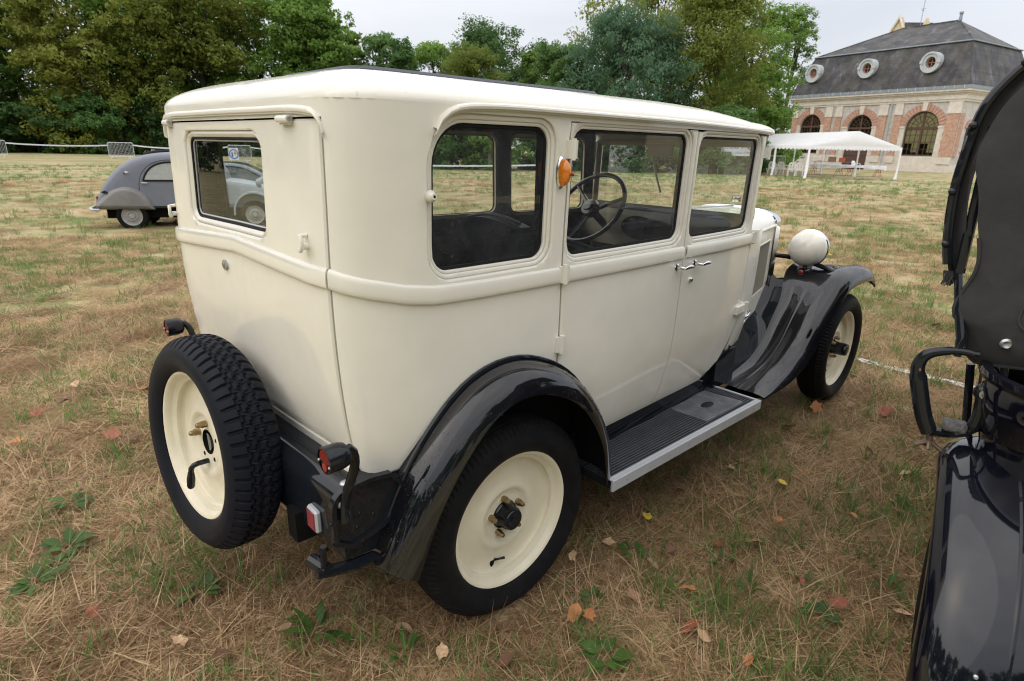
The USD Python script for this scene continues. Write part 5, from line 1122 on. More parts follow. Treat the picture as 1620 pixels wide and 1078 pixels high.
def trestle_table(label, p, rz, L=2.3, cloth=True):
    t = thing("trestle_table", label, "table", (p[0], p[1], 0), rz, None)
    obj("tabletop", cbx(0, L, -.36, .36, .715, .745, .006), WOODP, t)
    for x in (.35, L-.35):
        for s in (-1, 1): obj("leg", cat(tube([(x-.22, s*.30, 0), (x, s*.24, .715)], .016, 6), tube([(x+.22, s*.30, 0), (x, s*.24, .715)], .016, 6), tube([(x-.13, s*.27, .3), (x+.13, s*.27, .3)], .010, 6)), RED_STEEL, t)
        obj("trestle_bar", tube([(x, -.30, .70), (x, .30, .70)], .018, 6), RED_STEEL, t)
    return t
p = gpx(1278, 276); q = gpx(1396, 281.0); dq = (q-p)[:2]; Lq = np.linalg.norm(dq); ta = math.atan2(dq[1], dq[0])
tb = [trestle_table("trestle table under the left part of the long white cloth", p, ta, Lq/2-.02), trestle_table("red legged trestle table at the right end of the long white cloth", p+np.r_[dq/2, 0], ta, Lq/2)]
RT = np.random.RandomState(3)
cl = obj("tablecloth", xf(cat(bx(-.03, Lq+.05, -.40, .40, .746, .752), grid(np.array([[(x, -.402-.012*math.sin(x*9), .752), (x, -.41-.03*math.sin(x*9+.5), .66), (x, -.41-.04*math.sin(x*9+1), .56+.03*math.sin(x*2.3))] for x in np.linspace(-.03, Lq+.05, 90)])), grid(np.array([[(Lq+.052, y, .752), (Lq+.07+.02*math.sin(y*14), y, .60), (Lq+.07+.03*math.sin(y*14), y, .46)] for y in np.linspace(-.41, .41, 20)]))), (p[0], p[1], 0), ta), TENT, label="white cloth hanging over the long tables under the tent", category="tablecloth")
def onto(px, py, z): d = ray_dir(px, py); return CAM+d*((z-CAM[2])/d[2])
bp = gpx(1316, 268.5); bt = trestle_table("bare trestle table standing behind the long cloth, carrying boxes", bp-np.r_[dq/Lq*2.0, 0], ta, 3.6)
for px, w, h, m_, lab in ((1314, .62, .42, CARD, "brown cardboard box on the rear table under the tent"), (1328, .45, .36, RED_STEEL, "reddish brown crate beside the cardboard box under the tent")):
    c = bp+np.r_[dq/Lq*((px-1316)*.062), 0]; t = thing("cardboard_box" if m_ is CARD else "crate", lab, "box" if m_ is CARD else "crate", (c[0], c[1], .746), ta)
    obj("body", cbx(-w/2, w/2, -.2, .2, 0, h, .01), m_, t); obj("lid", cbx(-w/2-.01, w/2+.01, -.21, .21, h, h+.02, .005), m_, t)

def barrier(label, p0, p1, src=None, group=None, H=1.1):
    p0, p1 = np.array(p0), np.array(p1); d = p1-p0; rz = math.atan2(d[1], d[0]); L = np.hypot(d[0], d[1])
    if src is not None: return copy_of(src, (p0[0], p0[1], gz(p0[0], p0[1])), rz, label=label, scale=(L/2.4, 1, 1))
    t = thing("crowd_barrier", label, "barrier", (p0[0], p0[1], gz(p0[0], p0[1])), rz, group, scale=(L/2.4, 1, 1))
    L = 2.4
    r = .10; fp = [(0, 0, .2+r), (0, 0, H-r), (.03, 0, H-.03), (r, 0, H), (L-r, 0, H), (L-.03, 0, H-.03), (L, 0, H-r), (L, 0, .2+r), (L-.03, 0, .23), (L-r, 0, .2), (r, 0, .2), (.03, 0, .23), (0, 0, .2+r)]
    obj("frame", tube(fp, .024, 6, caps=False), GALV, t)
    for x in np.linspace(.13, L-.13, 17): obj("bar", tube([(x, 0, .2), (x, 0, H)], .010, 5), GALV, t)
    for x in (.35, L-.35): obj("foot", tube([(x, -.32, .02), (x, -.1, .14), (x, 0, .2), (x, .1, .14), (x, .32, .02)], .020, 6), GALV, t)
    return t
def span(px0, px1, D0, D1): return ground_at(px0, D0), ground_at(px1, D1)
b1 = barrier("grey crowd barrier at the wood's edge left of the grey car's roof", *span(170, 210, 58, 57), H=1.22)
b2 = barrier("grey crowd barrier cut off by the left edge of the picture", *span(-36, 9, 60, 60), src=b1)
b3 = barrier("grey crowd barrier with a round badge poster, seen through the saloon's tail window", *span(360, 396, 50, 49), src=b1)
b4 = barrier("grey crowd barrier behind the white chairs, left of the tent", *span(1214, 1246, 56, 56), src=b1)
b5 = barrier("grey crowd barrier seen under the tent, in front of the orangery", *span(1268, 1305, 57, 57), src=b1)
def tape_run(label, pts, sag=.10, w=.09):
    pts = [np.array(q, float) for q in pts]; P = []
    for a, b in zip(pts[:-1], pts[1:]):
        for t in np.linspace(0, 1, 24): q = a+(b-a)*t-[0, 0, sag*4*t*(1-t)]; P.append([q+[0, 0, w/2], q+[.01*math.sin(t*30), .01, -w/2]])
    obj("barrier_tape", grid(np.array(P)), TAPE, label=label, category="tape")
up_ = lambda g, h: (g[0], g[1], g[2]+h)
tape_run("white tape stretched between the two barriers at the wood's edge", [up_(span(9, 9, 60, 60)[0], 1.05), up_(ground_at(170, 58), 1.0)])
tape_run("white tape running from the barrier behind the roof of the grey car", [up_(ground_at(210, 57), 1.05), up_(ground_at(300, 54), .95), up_(ground_at(360, 50), 1.1)])
tape_run("white tape seen through the saloon's quarter window in front of the hedge", [up_(ground_at(396, 49), 1.1), up_(ground_at(560, 36), .70), at_dist(680, 262.4, 32), at_dist(870, 261, 31), at_dist(906, 262, 31)], sag=.03, w=.075)
stk = ground_at(906, 31); t = thing("tape_stake", "thin stake holding the end of the white tape behind the saloon", "stake", stk); obj("post", cyl((0, 0, -.1), (0, 0, .9), .025, 8), WOODP, t); obj("post_top", cyl((0, 0, .9), (0, 0, .94), .03, 8), TAPE, t)
# poster on the barrier behind the tail window
BLUE_I = simple("blue_ink", (0.06, 0.17, 0.50), rough=0.7); ORANGE_I = simple("orange_ink", (0.75, 0.24, 0.07), rough=0.7); RED_I = simple("red_ink", (0.55, 0.09, 0.08), rough=0.7); INK = simple("dark_blue_ink", (0.10, 0.12, 0.24), rough=0.7)
BANNER = simple("white_banner", (0.66, 0.68, 0.76), rough=0.6)
p0, p1 = span(361, 376, 49.6, 49.3); ang = math.atan2(*(p1-p0)[[1, 0]]); c = (p0+p1)/2; sc = np.linalg.norm(p1-p0)
po = thing("poster", "white poster with blue and orange round emblem on the far barrier", "poster", (c[0], c[1], gz(c[0], c[1])+.62), ang)
vert = lambda poly, d: prism(poly, d, d+.004, lambda v: np.stack([v[:, 0], -v[:, 2], v[:, 1]], 1))
obj("sheet", vert(sbox(-sc/2, -.40, sc/2, .42), 0.02), BANNER, po)
obj("round_emblem", vert(Point(0, 0).buffer(.34).difference(Point(0, 0).buffer(.27)), .028), BLUE_I, po); obj("round_emblem", vert(Polygon([(0, -.02), (.04, .22), (.18, .16), (.22, -.02)]), .030), ORANGE_I, po); obj("round_emblem", vert(sbox(-.17, -.2, -.06, .12), .030), BLUE_I, po)
# banner on the tent, seen from behind through the front door window
def at_v(px, py, D): return at_dist(px, py, D)
q0, q1 = at_dist(1141, 225, 45), at_dist(1197, 225, 45); ang = math.atan2((q1-q0)[1], (q1-q0)[0]); c = (q0+q1)/2; zb_, zt_ = at_dist(1170, 247, 45)[2], at_dist(1170, 223, 45)[2]; sc = np.linalg.norm((q1-q0)[:2])
bn = thing("banner", "white banner with red round mark, its lettering seen mirrored from behind, by the tent", "banner", (c[0], c[1], zb_), ang)
Hb = zt_-zb_; obj("sheet", vert(sbox(-sc/2, 0, sc/2, Hb), 0), BANNER, bn)
def mtext(s, h, x, z):
    m = meshkit.text_mesh(s, h, .004); w = m.bounds[1][0]; v = m.vertices; m.vertices = np.stack([x-v[:, 0]+w/2, -.006-v[:, 2], z+v[:, 1]], 1); m.fix_normals(); return m
obj("lettering", mtext("l'auto", .40*Hb, -.15*sc, .48*Hb), INK, bn); obj("lettering", mtext("retro auto club", .17*Hb, .05*sc, .14*Hb), BLUE_I, bn)
obj("round_mark", cat(vert(Point(.36*sc, .66*Hb).buffer(.25*Hb).difference(Point(.36*sc, .66*Hb).buffer(.18*Hb)), .006), vert(sbox(.33*sc, .55*Hb, .39*sc, .76*Hb), .006)), RED_I, bn)
for x in (-sc/2, sc/2): obj("banner_pole", cyl((x, .02, -zb_), (x, .02, Hb+.05), .02, 6), GALV, bn)
# ================================================================== the two cars behind, on the left
GREYP = simple("matt_grey_paint", (0.155, 0.17, 0.205), rough=0.42, coat=0.1, noise=0.08, scale=4.0)
GREYW = simple("faded_grey_wing", (0.185, 0.178, 0.172), rough=0.55, noise=0.2, scale=3.0)
GREYH = simple("pale_grey_bonnet", (0.30, 0.34, 0.38), rough=0.4, noise=0.08, scale=4.0)
HUBG = simple("grey_wheel_paint", (0.34, 0.33, 0.32), rough=0.5, noise=0.15, scale=20.0)
DKGREY = simple("dark_metallic_paint", (0.07, 0.085, 0.105), rough=0.22, metallic=0.3, coat=0.9)
CURT = simple("milky_side_glass", (0.36, 0.38, 0.38), rough=0.12, coat=0.6, noise=0.1)
def pillow(poly, layers, res=.05):
    """side profile (x, z) swelled across y: layers of (y, inset)"""
    q = np.array(poly.exterior.segmentize(res).coords)[:-1]
    if not poly.exterior.is_ccw: q = q[::-1]
    t = np.roll(q, -1, 0)-np.roll(q, 1, 0); t /= np.linalg.norm(t, axis=1, keepdims=True)+1e-9; n = np.stack([t[:, 1], -t[:, 0]], 1)
    for _ in range(2): n = (n+np.roll(n, 1, 0)+np.roll(n, -1, 0)); n /= np.linalg.norm(n, axis=1, keepdims=True)
    P = np.array([[(a[0]-b[0]*i, y, a[1]-b[1]*i) for a, b in zip(q, n)] for y, i in layers]); g = grid(P, close_v=True, flip=False); k = len(q)
    caps = [xz for xz in (0, len(layers)-1)]
    ms = [g]
    for c, y in ((0, layers[0]), (-1, layers[-1])):
        pp = Polygon(P[c][:, [0, 2]])
        if not pp.is_valid: pp = pp.buffer(0)
        for g_ in getattr(pp, "geoms", [pp]):
            v, f = trimesh.creation.triangulate_polygon(g_, engine="earcut"); ms.append(tm(np.stack([v[:, 0], np.full(len(v), y[0]), v[:, 1]], 1), f if c else f[:, ::-1]))
    m = cat(*ms); m.merge_vertices(digits_vertex=5); m.fix_normals(); return m
def sidepoly(poly, y, th): # thin part on the side at y
    h0, h1 = sorted((y, y+th)); return prism(poly, h0, h1, lambda v: np.stack([v[:, 0], v[:, 2], v[:, 1]], 1))
P0, P1 = np.array([1.80, 13.47]), np.array([3.97, 12.44]); cd = (P1-P0)/np.linalg.norm(P1-P0); gang = math.atan2(cd[1], cd[0])
gc = thing("small_grey_car", "small grey round-backed vintage car half hidden behind the saloon", "car", (P0[0], P0[1], gz(*P0)-.01), gang)
SY = -1    # the side towards the camera is local -y
bodyp = Polygon(spl(np.array([(-.60, .44), (-.66, .52), (-.60, .70), (-.47, .93), (-.28, 1.16), (-.02, 1.38), (.30, 1.52), (.70, 1.585), (1.15, 1.59), (1.50, 1.52), (1.68, 1.40), (1.86, 1.06)]), 60).tolist()+[(1.9, .44)])
obj("body", pillow(bodyp, [(-.60, .20), (-.585, .10), (-.55, .04), (-.48, .005), (-.3, 0), (.3, 0), (.48, .005), (.55, .04), (.585, .10), (.60, .20)]), GREYP, gc, smooth=40)
hoodp = Polygon(spl(np.array([(1.80, 1.05), (2.1, 1.01), (2.4, .95), (2.65, .85), (2.82, .70), (2.86, .50)]), 24).tolist()+[(2.84, .42), (1.80, .42)])
obj("bonnet", pillow(hoodp, [(-.50, .10), (-.46, .03), (-.36, 0), (.36, 0), (.46, .03), (.50, .10)]), GREYH, gc, smooth=40)
for sd in (-1, 1):
    y = .60*sd
    arc = spl(np.array([(-.72, .43), (-.66, .52), (-.52, .66), (-.33, .82), (-.08, .90), (.16, .85), (.34, .70), (.44, .42)]), 30)
    ly = [(y*.90, 0), (y*1.04, .01), (y*1.16, .04), (y*1.21, .09)]
    obj("rear_wing", pillow(Polygon(arc.tolist()), ly if sd > 0 else [(a, b) for a, b in ly], .05), GREYW, gc, smooth=40)
    obj("front_wing", grid(np.array([[(2.40+r*math.cos(a), y+sd*o, .36+r*math.sin(a)*1.05) for r, o in ((.40, -.16), (.43, .02), (.42, .08), (.385, .09))] for a in np.linspace(-.1, PI+.15, 24)])), GREYH, gc, smooth=40)
    dp = Polygon(spl(np.array([(.26, .50), (.22, .80), (.24, 1.02), (.40, 1.28), (.62, 1.40), (.90, 1.43)]), 30).tolist()+[(1.0, 1.43), (1.0, .50)])
    dr = obj("rear_door", sidepoly(dp, y*.985, sd*.022), GREYP, gc); obj("door_edge", sidepoly(dp.buffer(.012).difference(dp.buffer(-.006)), y*.985, sd*.012), SEAL, gc)
    wp = Polygon(spl(np.array([(.32, 1.03), (.36, 1.12), (.48, 1.27), (.66, 1.36), (.92, 1.38)]), 24).tolist()+[(.96, 1.38), (.96, 1.03)])
    obj("window_pane", sidepoly(wp, y*1.024, sd*.006), CURT, dr); obj("window_seal", sidepoly(wp.buffer(.025).difference(wp.buffer(-.01)), y*1.022, sd*.012), SEAL, dr)
    obj("door_handle", cat(tube([(.28, y*1.02, .975), (.28, y*1.07, .975), (.38, y*1.07, .975)], .012, 6)), ALU, dr)
    dp = Polygon([(1.03, .50), (1.03, 1.43), (1.45, 1.42), (1.62, 1.32), (1.78, 1.02), (1.82, .50)]); fd = obj("front_door", sidepoly(dp, y*.985, sd*.022), GREYP, gc)
    obj("window_pane", sidepoly(Polygon([(1.08, 1.03), (1.08, 1.38), (1.42, 1.37), (1.56, 1.29), (1.68, 1.03)]), y*1.024, sd*.006), CURT, fd)
    ml = obj("marker_lamp", cat(cyl((.02, y*.93, 1.18), (.02, y*1.0, 1.18), .03, 10), sphere((.02, y*1.0, 1.18), .03, 1, (1.4, .6, .8))), ALU, gc); obj("lamp_lens", sphere((-.02, y*1.0, 1.175), .025, 1, (.8, .8, .8)), RED_LENS, ml)
    obj("tail_lamp", sphere((-.62, y*.80, .66), .035, 1, (.6, 1, 1.4)), RED_LENS, gc)
    obj("fuel_cap", cat(cyl((-.42, y*1.02, .79), (-.42, y*1.14, .79), .03, 10), cyl((-.47, y*1.1, .79), (-.36, y*1.1, .78), .016, 8)), SEAL, gc) if sd < 0 else None
    for x, nm in ((0, "rear_wheel"), (2.40, "front_wheel")):
        pr = [(.17, .04), (.20, -.02), (.25, -.035), (.285, -.02), (.30, .02), (.30, .08), (.285, .11), (.2, .11)]
        w = obj(nm, xf(lathe(pr, 40, "y"), (x, y*1.03, .30), s=(1, -sd, 1)), RUBBER, gc); hb = [(.205, -.005), (.20, -.018), (.185, -.01), (.165, .012), (.13, .012), (.10, -.018), (.085, -.022), (.07, -.005), (.045, -.035), (0, -.045)]
        obj("wheel_disc", xf(lathe(hb, 32, "y"), (x, y*1.03, .30), s=(1, -sd, 1)), HUBG, w)
    obj("head_lamp", xf(lathe([(0, -.1), (.06, -.08), (.09, -.02), (.09, .02), (0, .04)], 16, "x"), (2.55, .42*sd, .98)), GREYH, gc)
obj("rear_bumper", tube(spl(np.array([(-.55, -.70, .44), (-.72, -.66, .45), (-.76, -.5, .46), (-.78, 0, .46), (-.76, .5, .46), (-.72, .66, .45), (-.55, .70, .44)]), 24), .028, 8), ALU, gc)
obj("roof_seam", tube([(.25, 0, 1.53), (.5, 0, 1.585), (.9, 0, 1.612), (1.3, 0, 1.60)], .04, 8), SEAL, gc); obj("underside", bx(-.5, 2.8, -.45, .45, .24, .44), BLACK_IN, gc)
# modern car behind it
mp_ = ground_at(318, 16.8); mc = thing("dark_hatchback", "dark metallic hatchback seen over the bonnet of the small grey car", "car", (mp_[0], mp_[1], mp_[2]-.10), gang+.02)
ml_ = Polygon(spl(np.array([(-.85, .45), (-.85, .75), (-.70, .95), (.2, .96), (1.4, .93), (2.2, .84), (2.75, .68), (2.85, .45)]), 50).tolist()+[(2.8, .25), (-.8, .25)])
mb = obj("body", pillow(ml_, [(-.86, .10), (-.83, .03), (-.7, 0), (.7, 0), (.83, .03), (.86, .10)]), DKGREY, mc, smooth=40)
cp_ = Polygon(spl(np.array([(-.65, .90), (-.40, 1.25), (.1, 1.42), (.55, 1.45), (.95, 1.40), (1.35, 1.20), (1.85, .90)]), 40).tolist())
obj("cabin", pillow(cp_, [(-.72, .06), (-.66, .01), (-.5, 0), (.5, 0), (.66, .01), (.72, .06)]), DKGREY, mc, smooth=40)
for sd in (-1, 1):
    gp_ = Polygon(spl(np.array([(-.48, .97), (-.30, 1.20), (.1, 1.34), (.52, 1.37), (.88, 1.33), (1.2, 1.18), (1.52, .97)]), 30).tolist())
    sg = obj("side_glass", sidepoly(gp_.difference(sbox(.42, .9, .50, 1.5)), sd*.715, sd*.012), simple("hatch_glass" if sd < 0 else "hatch_glass_far", (0.10, 0.13, 0.15), rough=0.05, coat=1.0), mc); obj("chrome_line", sidepoly(gp_.buffer(.012).difference(gp_), sd*.715, sd*.016), SEAL, mc)
    mi = obj("wing_mirror", xf(rbx(-.07, .07, -.09, .09, -.06, .06, .04), (1.30, sd*.93, .98)), SEAL, mc)
    for x in (-.02, 2.05):
        w = obj("wheel", xf(lathe([(.19, .0), (.22, -.02), (.30, -.02), (.315, .02), (.315, .16), (.2, .18)], 32, "y"), (x, sd*.84, .31), s=(1, -sd, 1)), RUBBER, mc); obj("wheel_disc", xf(lathe([(.195, -.01), (.18, .01), (.05, .0), (0, -.01)], 24, "y"), (x, sd*.84, .31), s=(1, -sd, 1)), STEEL, w)

# ================================================================== the navy tourer at the right edge of the picture
tour = thing("navy_tourer", "navy blue vintage tourer with black fabric hood cut off by the right edge", "car", (.56, -1.63, 0), math.radians(15))
tb_ = lambda *a, **k: obj(*a, tour, **k)
edge = spl(np.array([(-.435, .24), (-.415, .36), (-.365, .50), (-.27, .635), (-.12, .735), (.03, .785), (.18, .79), (.33, .745), (.45, .66), (.54, .52), (.60, .36)]), 50)
ne = offset_path(edge, 1)
def touring_wing(sd, y0):
    secs = [(-.36, -.02), (-.25, .02), (-.17, .036), (-.12, .044), (-.07, .042), (-.035, .032), (-.012, .016), (.0, -.004), (.003, -.02), (-.002, -.028), (-.010, -.020), (-.05, .01), (-.36, -.04)]
    return grid(np.array([[(edge[i, 0]+ne[i, 0]*h, y0+sd*(y-.40*max(0, edge[i, 0]-.10) if y > -.3 else y), edge[i, 1]+ne[i, 1]*h) for y, h in secs] for i in range(len(edge))]), flip=(sd < 0))
edge = edge[::-1].copy(); ne = offset_path(edge, 1)
w1 = tb_("rear_wing", touring_wing(1, -.020), NAVY, smooth=60); tb_("rear_wing", touring_wing(-1, -1.36), NAVY, smooth=60)
bdp = np.array([(edge[i, 0]+ne[i, 0]*.030, -.175, edge[i, 1]+ne[i, 1]*.030+.006) for i in range(6, len(edge)-3)]); obj("wing_bead", tube(bdp, .007, 8), BLACK_DRY, w1)
lm = obj("tail_lamp", xf(lathe([(.040, .05), (.042, .0), (.040, -.008), (.036, -.011)], 28, "x"), (-.415, -.135, .462), ry=-.35), CHROME, w1); obj("lamp_lens", xf(lathe([(.0365, -.010), (.03, -.020), (.015, -.026), (0, -.027)], 24, "x"), (-.415, -.135, .462), ry=-.35), RED_LENS, lm)
obj("lamp_screw", xf(sphere((0, 0, 0), .007, 1), (-.402, -.125, .512)), STEEL, lm)
# tub of the body
def tub_row(z):
    e = float(np.interp(z, [.45, .62, .8, .95, 1.0, 1.04], [.11, .07, .035, .005, .0, .012])); x0 = -.12+e*.8; yl = -.070-e; r = .22; P = []
    P.append((1.9, yl, z)); P += [(x, yl, z) for x in (1.2, .8, .5, .3)]
    P += [(x0+r-r*math.sin(t), yl-r+r*math.cos(t), z) for t in np.linspace(0, PI/2, 10)]; P += [(x0-.02, y, z) for y in (-.5, -.7, -.9)]
    return [(x, y-.13*max(0, x-.15), z) for x, y, z in P]
tub = np.array([tub_row(z) for z in (.45, .55, .65, .75, .85, .95, 1.0, 1.025, 1.04)])
far_ = tub[:, ::-1].copy(); far_[:, :, 1] = -1.36-far_[:, :, 1]
tb_("body_tub", cat(grid(tub), grid(far_)), NAVY, smooth=50)
tb_("tub_rim", tube([(x, y, 1.035) for x, y, z in tub_row(1.0)], .016, 8), NAVY); tb_("seat_back", rbx(.28, .42, -1.2, -.16, .6, 1.15, .05), LINING)
tb_("floor_pan", bx(.1, 2.6, -.94, -.42, .40, .46), BLACK_IN)
for x, y, s in ((.12, -.12, 1), (.12, -1.24, -1), (2.7, -.46, 1), (2.7, -.92, -1)):
    w = tb_("wheel", xf(tyre_mesh(False, 120, .36), (x, y, .36), rz=PI if s > 0 else 0), RUBBER); obj("rim", xf(lathe(rim_prof, 40, "y"), (x, y, .36), rz=PI if s > 0 else 0), NAVY, w)
tb_("scuttle_and_bonnet", pillow(Polygon([(1.85, .5), (1.85, 1.05), (2.1, 1.06), (3.0, 1.0), (3.02, .5)]), [(-.98, .06), (-.90, 0), (-.48, 0), (-.40, .06)]), NAVY, smooth=40)
tb_("running_board", cat(cbx(.60, 1.9, -.52, -.36, .34, .37, .006)), BLACK_DRY)
sp_ = tb_("step_plate", cbx(.56, .70, -.205, -.128, .640, .652, .003), ALU); [obj("plate_rib", bx(.572, .69, -.196+i*.006, -.1935+i*.006, .652, .656), PLATE, sp_) for i in range(10)]
tb_("plate_bracket", cbx(.60, .88, -.18, -.085, .636, .70, .01), NAVY) if False else None
# hood
def hood_sec_(pts, s0, lean=0.0): return [(s0+lean*(z-1.3), y, z) for y, z in pts]
secA = spl(np.array([(.050, 1.255), (.068, 1.33), (.078, 1.42), (.080, 1.50), (.073, 1.585), (.062, 1.66), (.035, 1.715), (-.005, 1.765), (-.09, 1.825), (-.25, 1.875), (-.45, 1.90), (-.68, 1.91)]), 48)
secB = spl(np.array([(.060, 1.26), (.078, 1.33), (.086, 1.42), (.086, 1.50), (.082, 1.60), (.074, 1.69), (.050, 1.775), (.005, 1.835), (-.08, 1.885), (-.25, 1.93), (-.45, 1.95), (-.68, 1.96)]), 48)
full = lambda s: np.vstack([s, np.stack([-1.36-s[::-1, 0], s[::-1, 1]], 1)[1:]])
A_, B_ = full(secA), full(secB)
rows = []
for k in np.linspace(0, 1, 9):
    q = A_*(1-min(1, k*2.2))+B_*min(1, k*2.2); rows.append([(.17+k*1.2, (y+.68)*(1-.12*max(0, k*1.2-.0))-.68-.012-.005*math.sin(k*PI*4)**2*(z > 1.5), z-.012*math.sin(k*4*PI)**2*(z > 1.7)) for y, z in q])
ho = tb_("hood_roof", grid(np.array(rows), flip=True), CANVAS, smooth=60)
obj("hood_binding", tube([(.165, y, z) for y, z in A_[1:-1]], .011, 8), BLACK_DRY, ho)
for k in (3, 8, 14, 20, 26, 31, 36, 42): obj("binding_stud", sphere((.155, secA[k, 0]+.004, secA[k, 1]), .010, 1), STEEL if k > 20 else BLACK_DRY, ho)
inner = spl(np.array([(.028, 1.255), (.030, 1.30), (.042, 1.40), (.055, 1.53), (.040, 1.61), (.0, 1.70), (-.06, 1.76), (-.2, 1.81), (-.45, 1.84), (-.68, 1.85)]), 48)
RF = np.random.RandomState(8)
fl = np.array([[(.172, y0, z0), (.19, (y0+y1)/2, (z0+z1)/2-.004), (.165+.012*math.sin(i*.9), y1, z1)] for i, ((y0, z0), (y1, z1)) in enumerate(zip(secA, inner))])
obj("hood_flap", grid(fl), CANVAS, ho, smooth=60)
fray = [tube([(.17, .032+.030*RF.rand(), 1.262), (.17+.01*RF.normal(), .03+.032*RF.rand(), 1.235-.012*RF.rand())], .0014, 4, caps=False) for _ in range(40)]
obj("frayed_edge", cat(*fray), CANVAS, ho)
# rear curtain with drooping lower corner
cpoly = []
lefte = spl(np.array([(-.68, 1.845), (-.42, 1.838), (-.18, 1.805), (-.045, 1.75), (.012, 1.69), (.044, 1.61), (.052, 1.53), (.034, 1.47), (.018, 1.39), (-.002, 1.30), (.000, 1.26), (.020, 1.20), (.018, 1.15), (-.012, 1.118), (-.022, 1.075), (-.035, 1.045), (-.052, 1.030)]), 70)
rowsC = []
for i, (y, z) in enumerate(lefte):
    zr = z if z > 1.10 else 1.10-(1.10-z)*.6
    row = []
    for k in np.linspace(0, 1, 40)**1.6:
        yy = y+(min(-1.30, y-.2)-y)*k; zz = z+(1.02+.012*math.sin(k*9)-1.03)*(1 if i == len(lefte)-1 else 0)*0+(.05*(1-math.exp(-k*9)) if z < 1.07 else .05*(1-math.exp(-k*9))*max(0, (1.2-z)/.13)*(z < 1.2))
        xx = .15-.26*(1-math.exp(-k*4))*np.clip((1.75-z)/.7, 0, 1)+.014*math.sin(k*52+z*3)*math.exp(-k*6)*np.clip((1.36-z)/.2, 0, 1)+.012*math.sin(z*26+k*14)*np.clip((1.30-z)/.2, 0, 1)+.006*math.sin(k*34-z*5)+.012*(meshkit.fbm(np.array([yy*9, z*7, 1.0]), 3, 6)-.5)
        row.append((xx, yy, zz))
    rowsC.append(row)
rc_ = tb_("rear_curtain", grid(np.array(rowsC)), CANVAS, smooth=70)
obj("curtain_hem", tube([np.array(r[0])+[-.003, 0, 0] for r in rowsC[52:]]+[np.array(q)+[-.003, 0, 0] for q in rowsC[-1][1:]], .004, 6), CANVAS, rc_)
q = np.array(rowsC[66][6]); obj("curtain_seam", tube([np.array(r[9])+[-.004, 0, 0] for r in rowsC[6:]], .0032, 5), CANVAS, rc_); fb = obj("curtain_button", xf(lathe([(.013, 0), (.014, -.004), (.009, -.009), (.004, -.007), (0, -.007)], 18, "x"), tuple(q+[-.004, -.01, .01])), STEEL, rc_)
# hood rest bracket
bk = spl(np.array([(-.040, 1.068), (-.010, 1.070), (.030, 1.062), (.060, 1.045), (.071, 1.015), (.066, .985), (.050, .93), (.030, .87), (.012, .835)]), 30)
hb_ = tb_("hood_rest", tube([(.10, y, z) for y, z in bk], np.r_[np.full(5, .010), np.linspace(.012, .017, 10), np.full(15, .0205)], 12), BLACK_DRY, smooth=50)
lowr = spl(np.array([(.010, .838), (-.02, .840), (-.050, .848), (-.072, .862), (-.082, .89), (-.083, .93), (-.080, .965)]), 20); obj("rest_arm", cat(tube([(.10, y, z) for y, z in lowr], np.r_[np.full(10, .012), np.full(10, .017)], 10), sphere((.10, -.080, .972), .024, 2, (.8, 1, 1))), BLACK_DRY, hb_)
obj("arm_bolt", cat(cyl((.088, -.080, .972), (.078, -.080, .972), .012, 12), sphere((.078, -.080, .972), .008, 1)), STEEL, hb_)
obj("stub_shaft", cat(cyl((.10, -.080, .965), (.10, -.135, .965), .009, 12), cyl((.10, -.118, .965), (.10, -.140, .965), .018, 14)), BLACK_DRY, hb_)
RUST = simple("rust_patch", (0.22, 0.075, 0.03), rough=0.9, noise=0.3, scale=60.0)
LEATH = simple("worn_leather_pad", (0.10, 0.10, 0.10), rough=0.8, noise=0.6, scale=60.0, bump=0.8, bscale=90.0)
pad = rbx(.078, .125, -.066, -.012, .852, .880, .010, 2); pad = pad.subdivide().subdivide(); pad.vertices[:, 2] += .010*(meshkit.fbm(pad.vertices*60, 3, 2)-.5)*(pad.vertices[:, 2] > .858); obj("leather_pad", pad, LEATH, hb_)
obj("rust_mark", sphere((.088, .069, 1.005), .008, 1, (.5, 1, 1.6)), RUST, hb_); obj("rust_mark", sphere((.10, -.138, .972), .012, 1, (.8, .25, 2.2)), RUST, hb_)
tb_("hood_stick", cat(tube([(.165, .030, 1.26), (.14, .012, 1.17), (.105, -.004, 1.105), (.10, -.006, 1.055)], [.010, .010, .011, .008], 8), cyl((.10, -.008, 1.07), (.10, -.05, 1.07), .008, 8), cyl((.17, .032, 1.62), (.165, .028, 1.26), .012, 8)), BLACK_DRY)
NUTM = simple("bronze_nut", (0.16, 0.115, 0.085), rough=0.45, metallic=0.7)
kn = obj("wing_nut", cat(cyl((.10, .008, .826), (.10, .006, .812), .008, 10), *[tube([(.10, .006, .808), (.10+.012*math.cos(a), .006+.016*math.sin(a), .798), (.10+.016*math.cos(a), .006+.028*math.sin(a), .790)], [.007, .0055, .0065], 8) for a in (PI/2, -PI/2, PI, .3)]), NUTM, hb_)
tb_("luggage_rod", cat(cyl((.25, -.055, 1.0), (.25, -.098, .70), .010, 8)), BLACK_DRY)
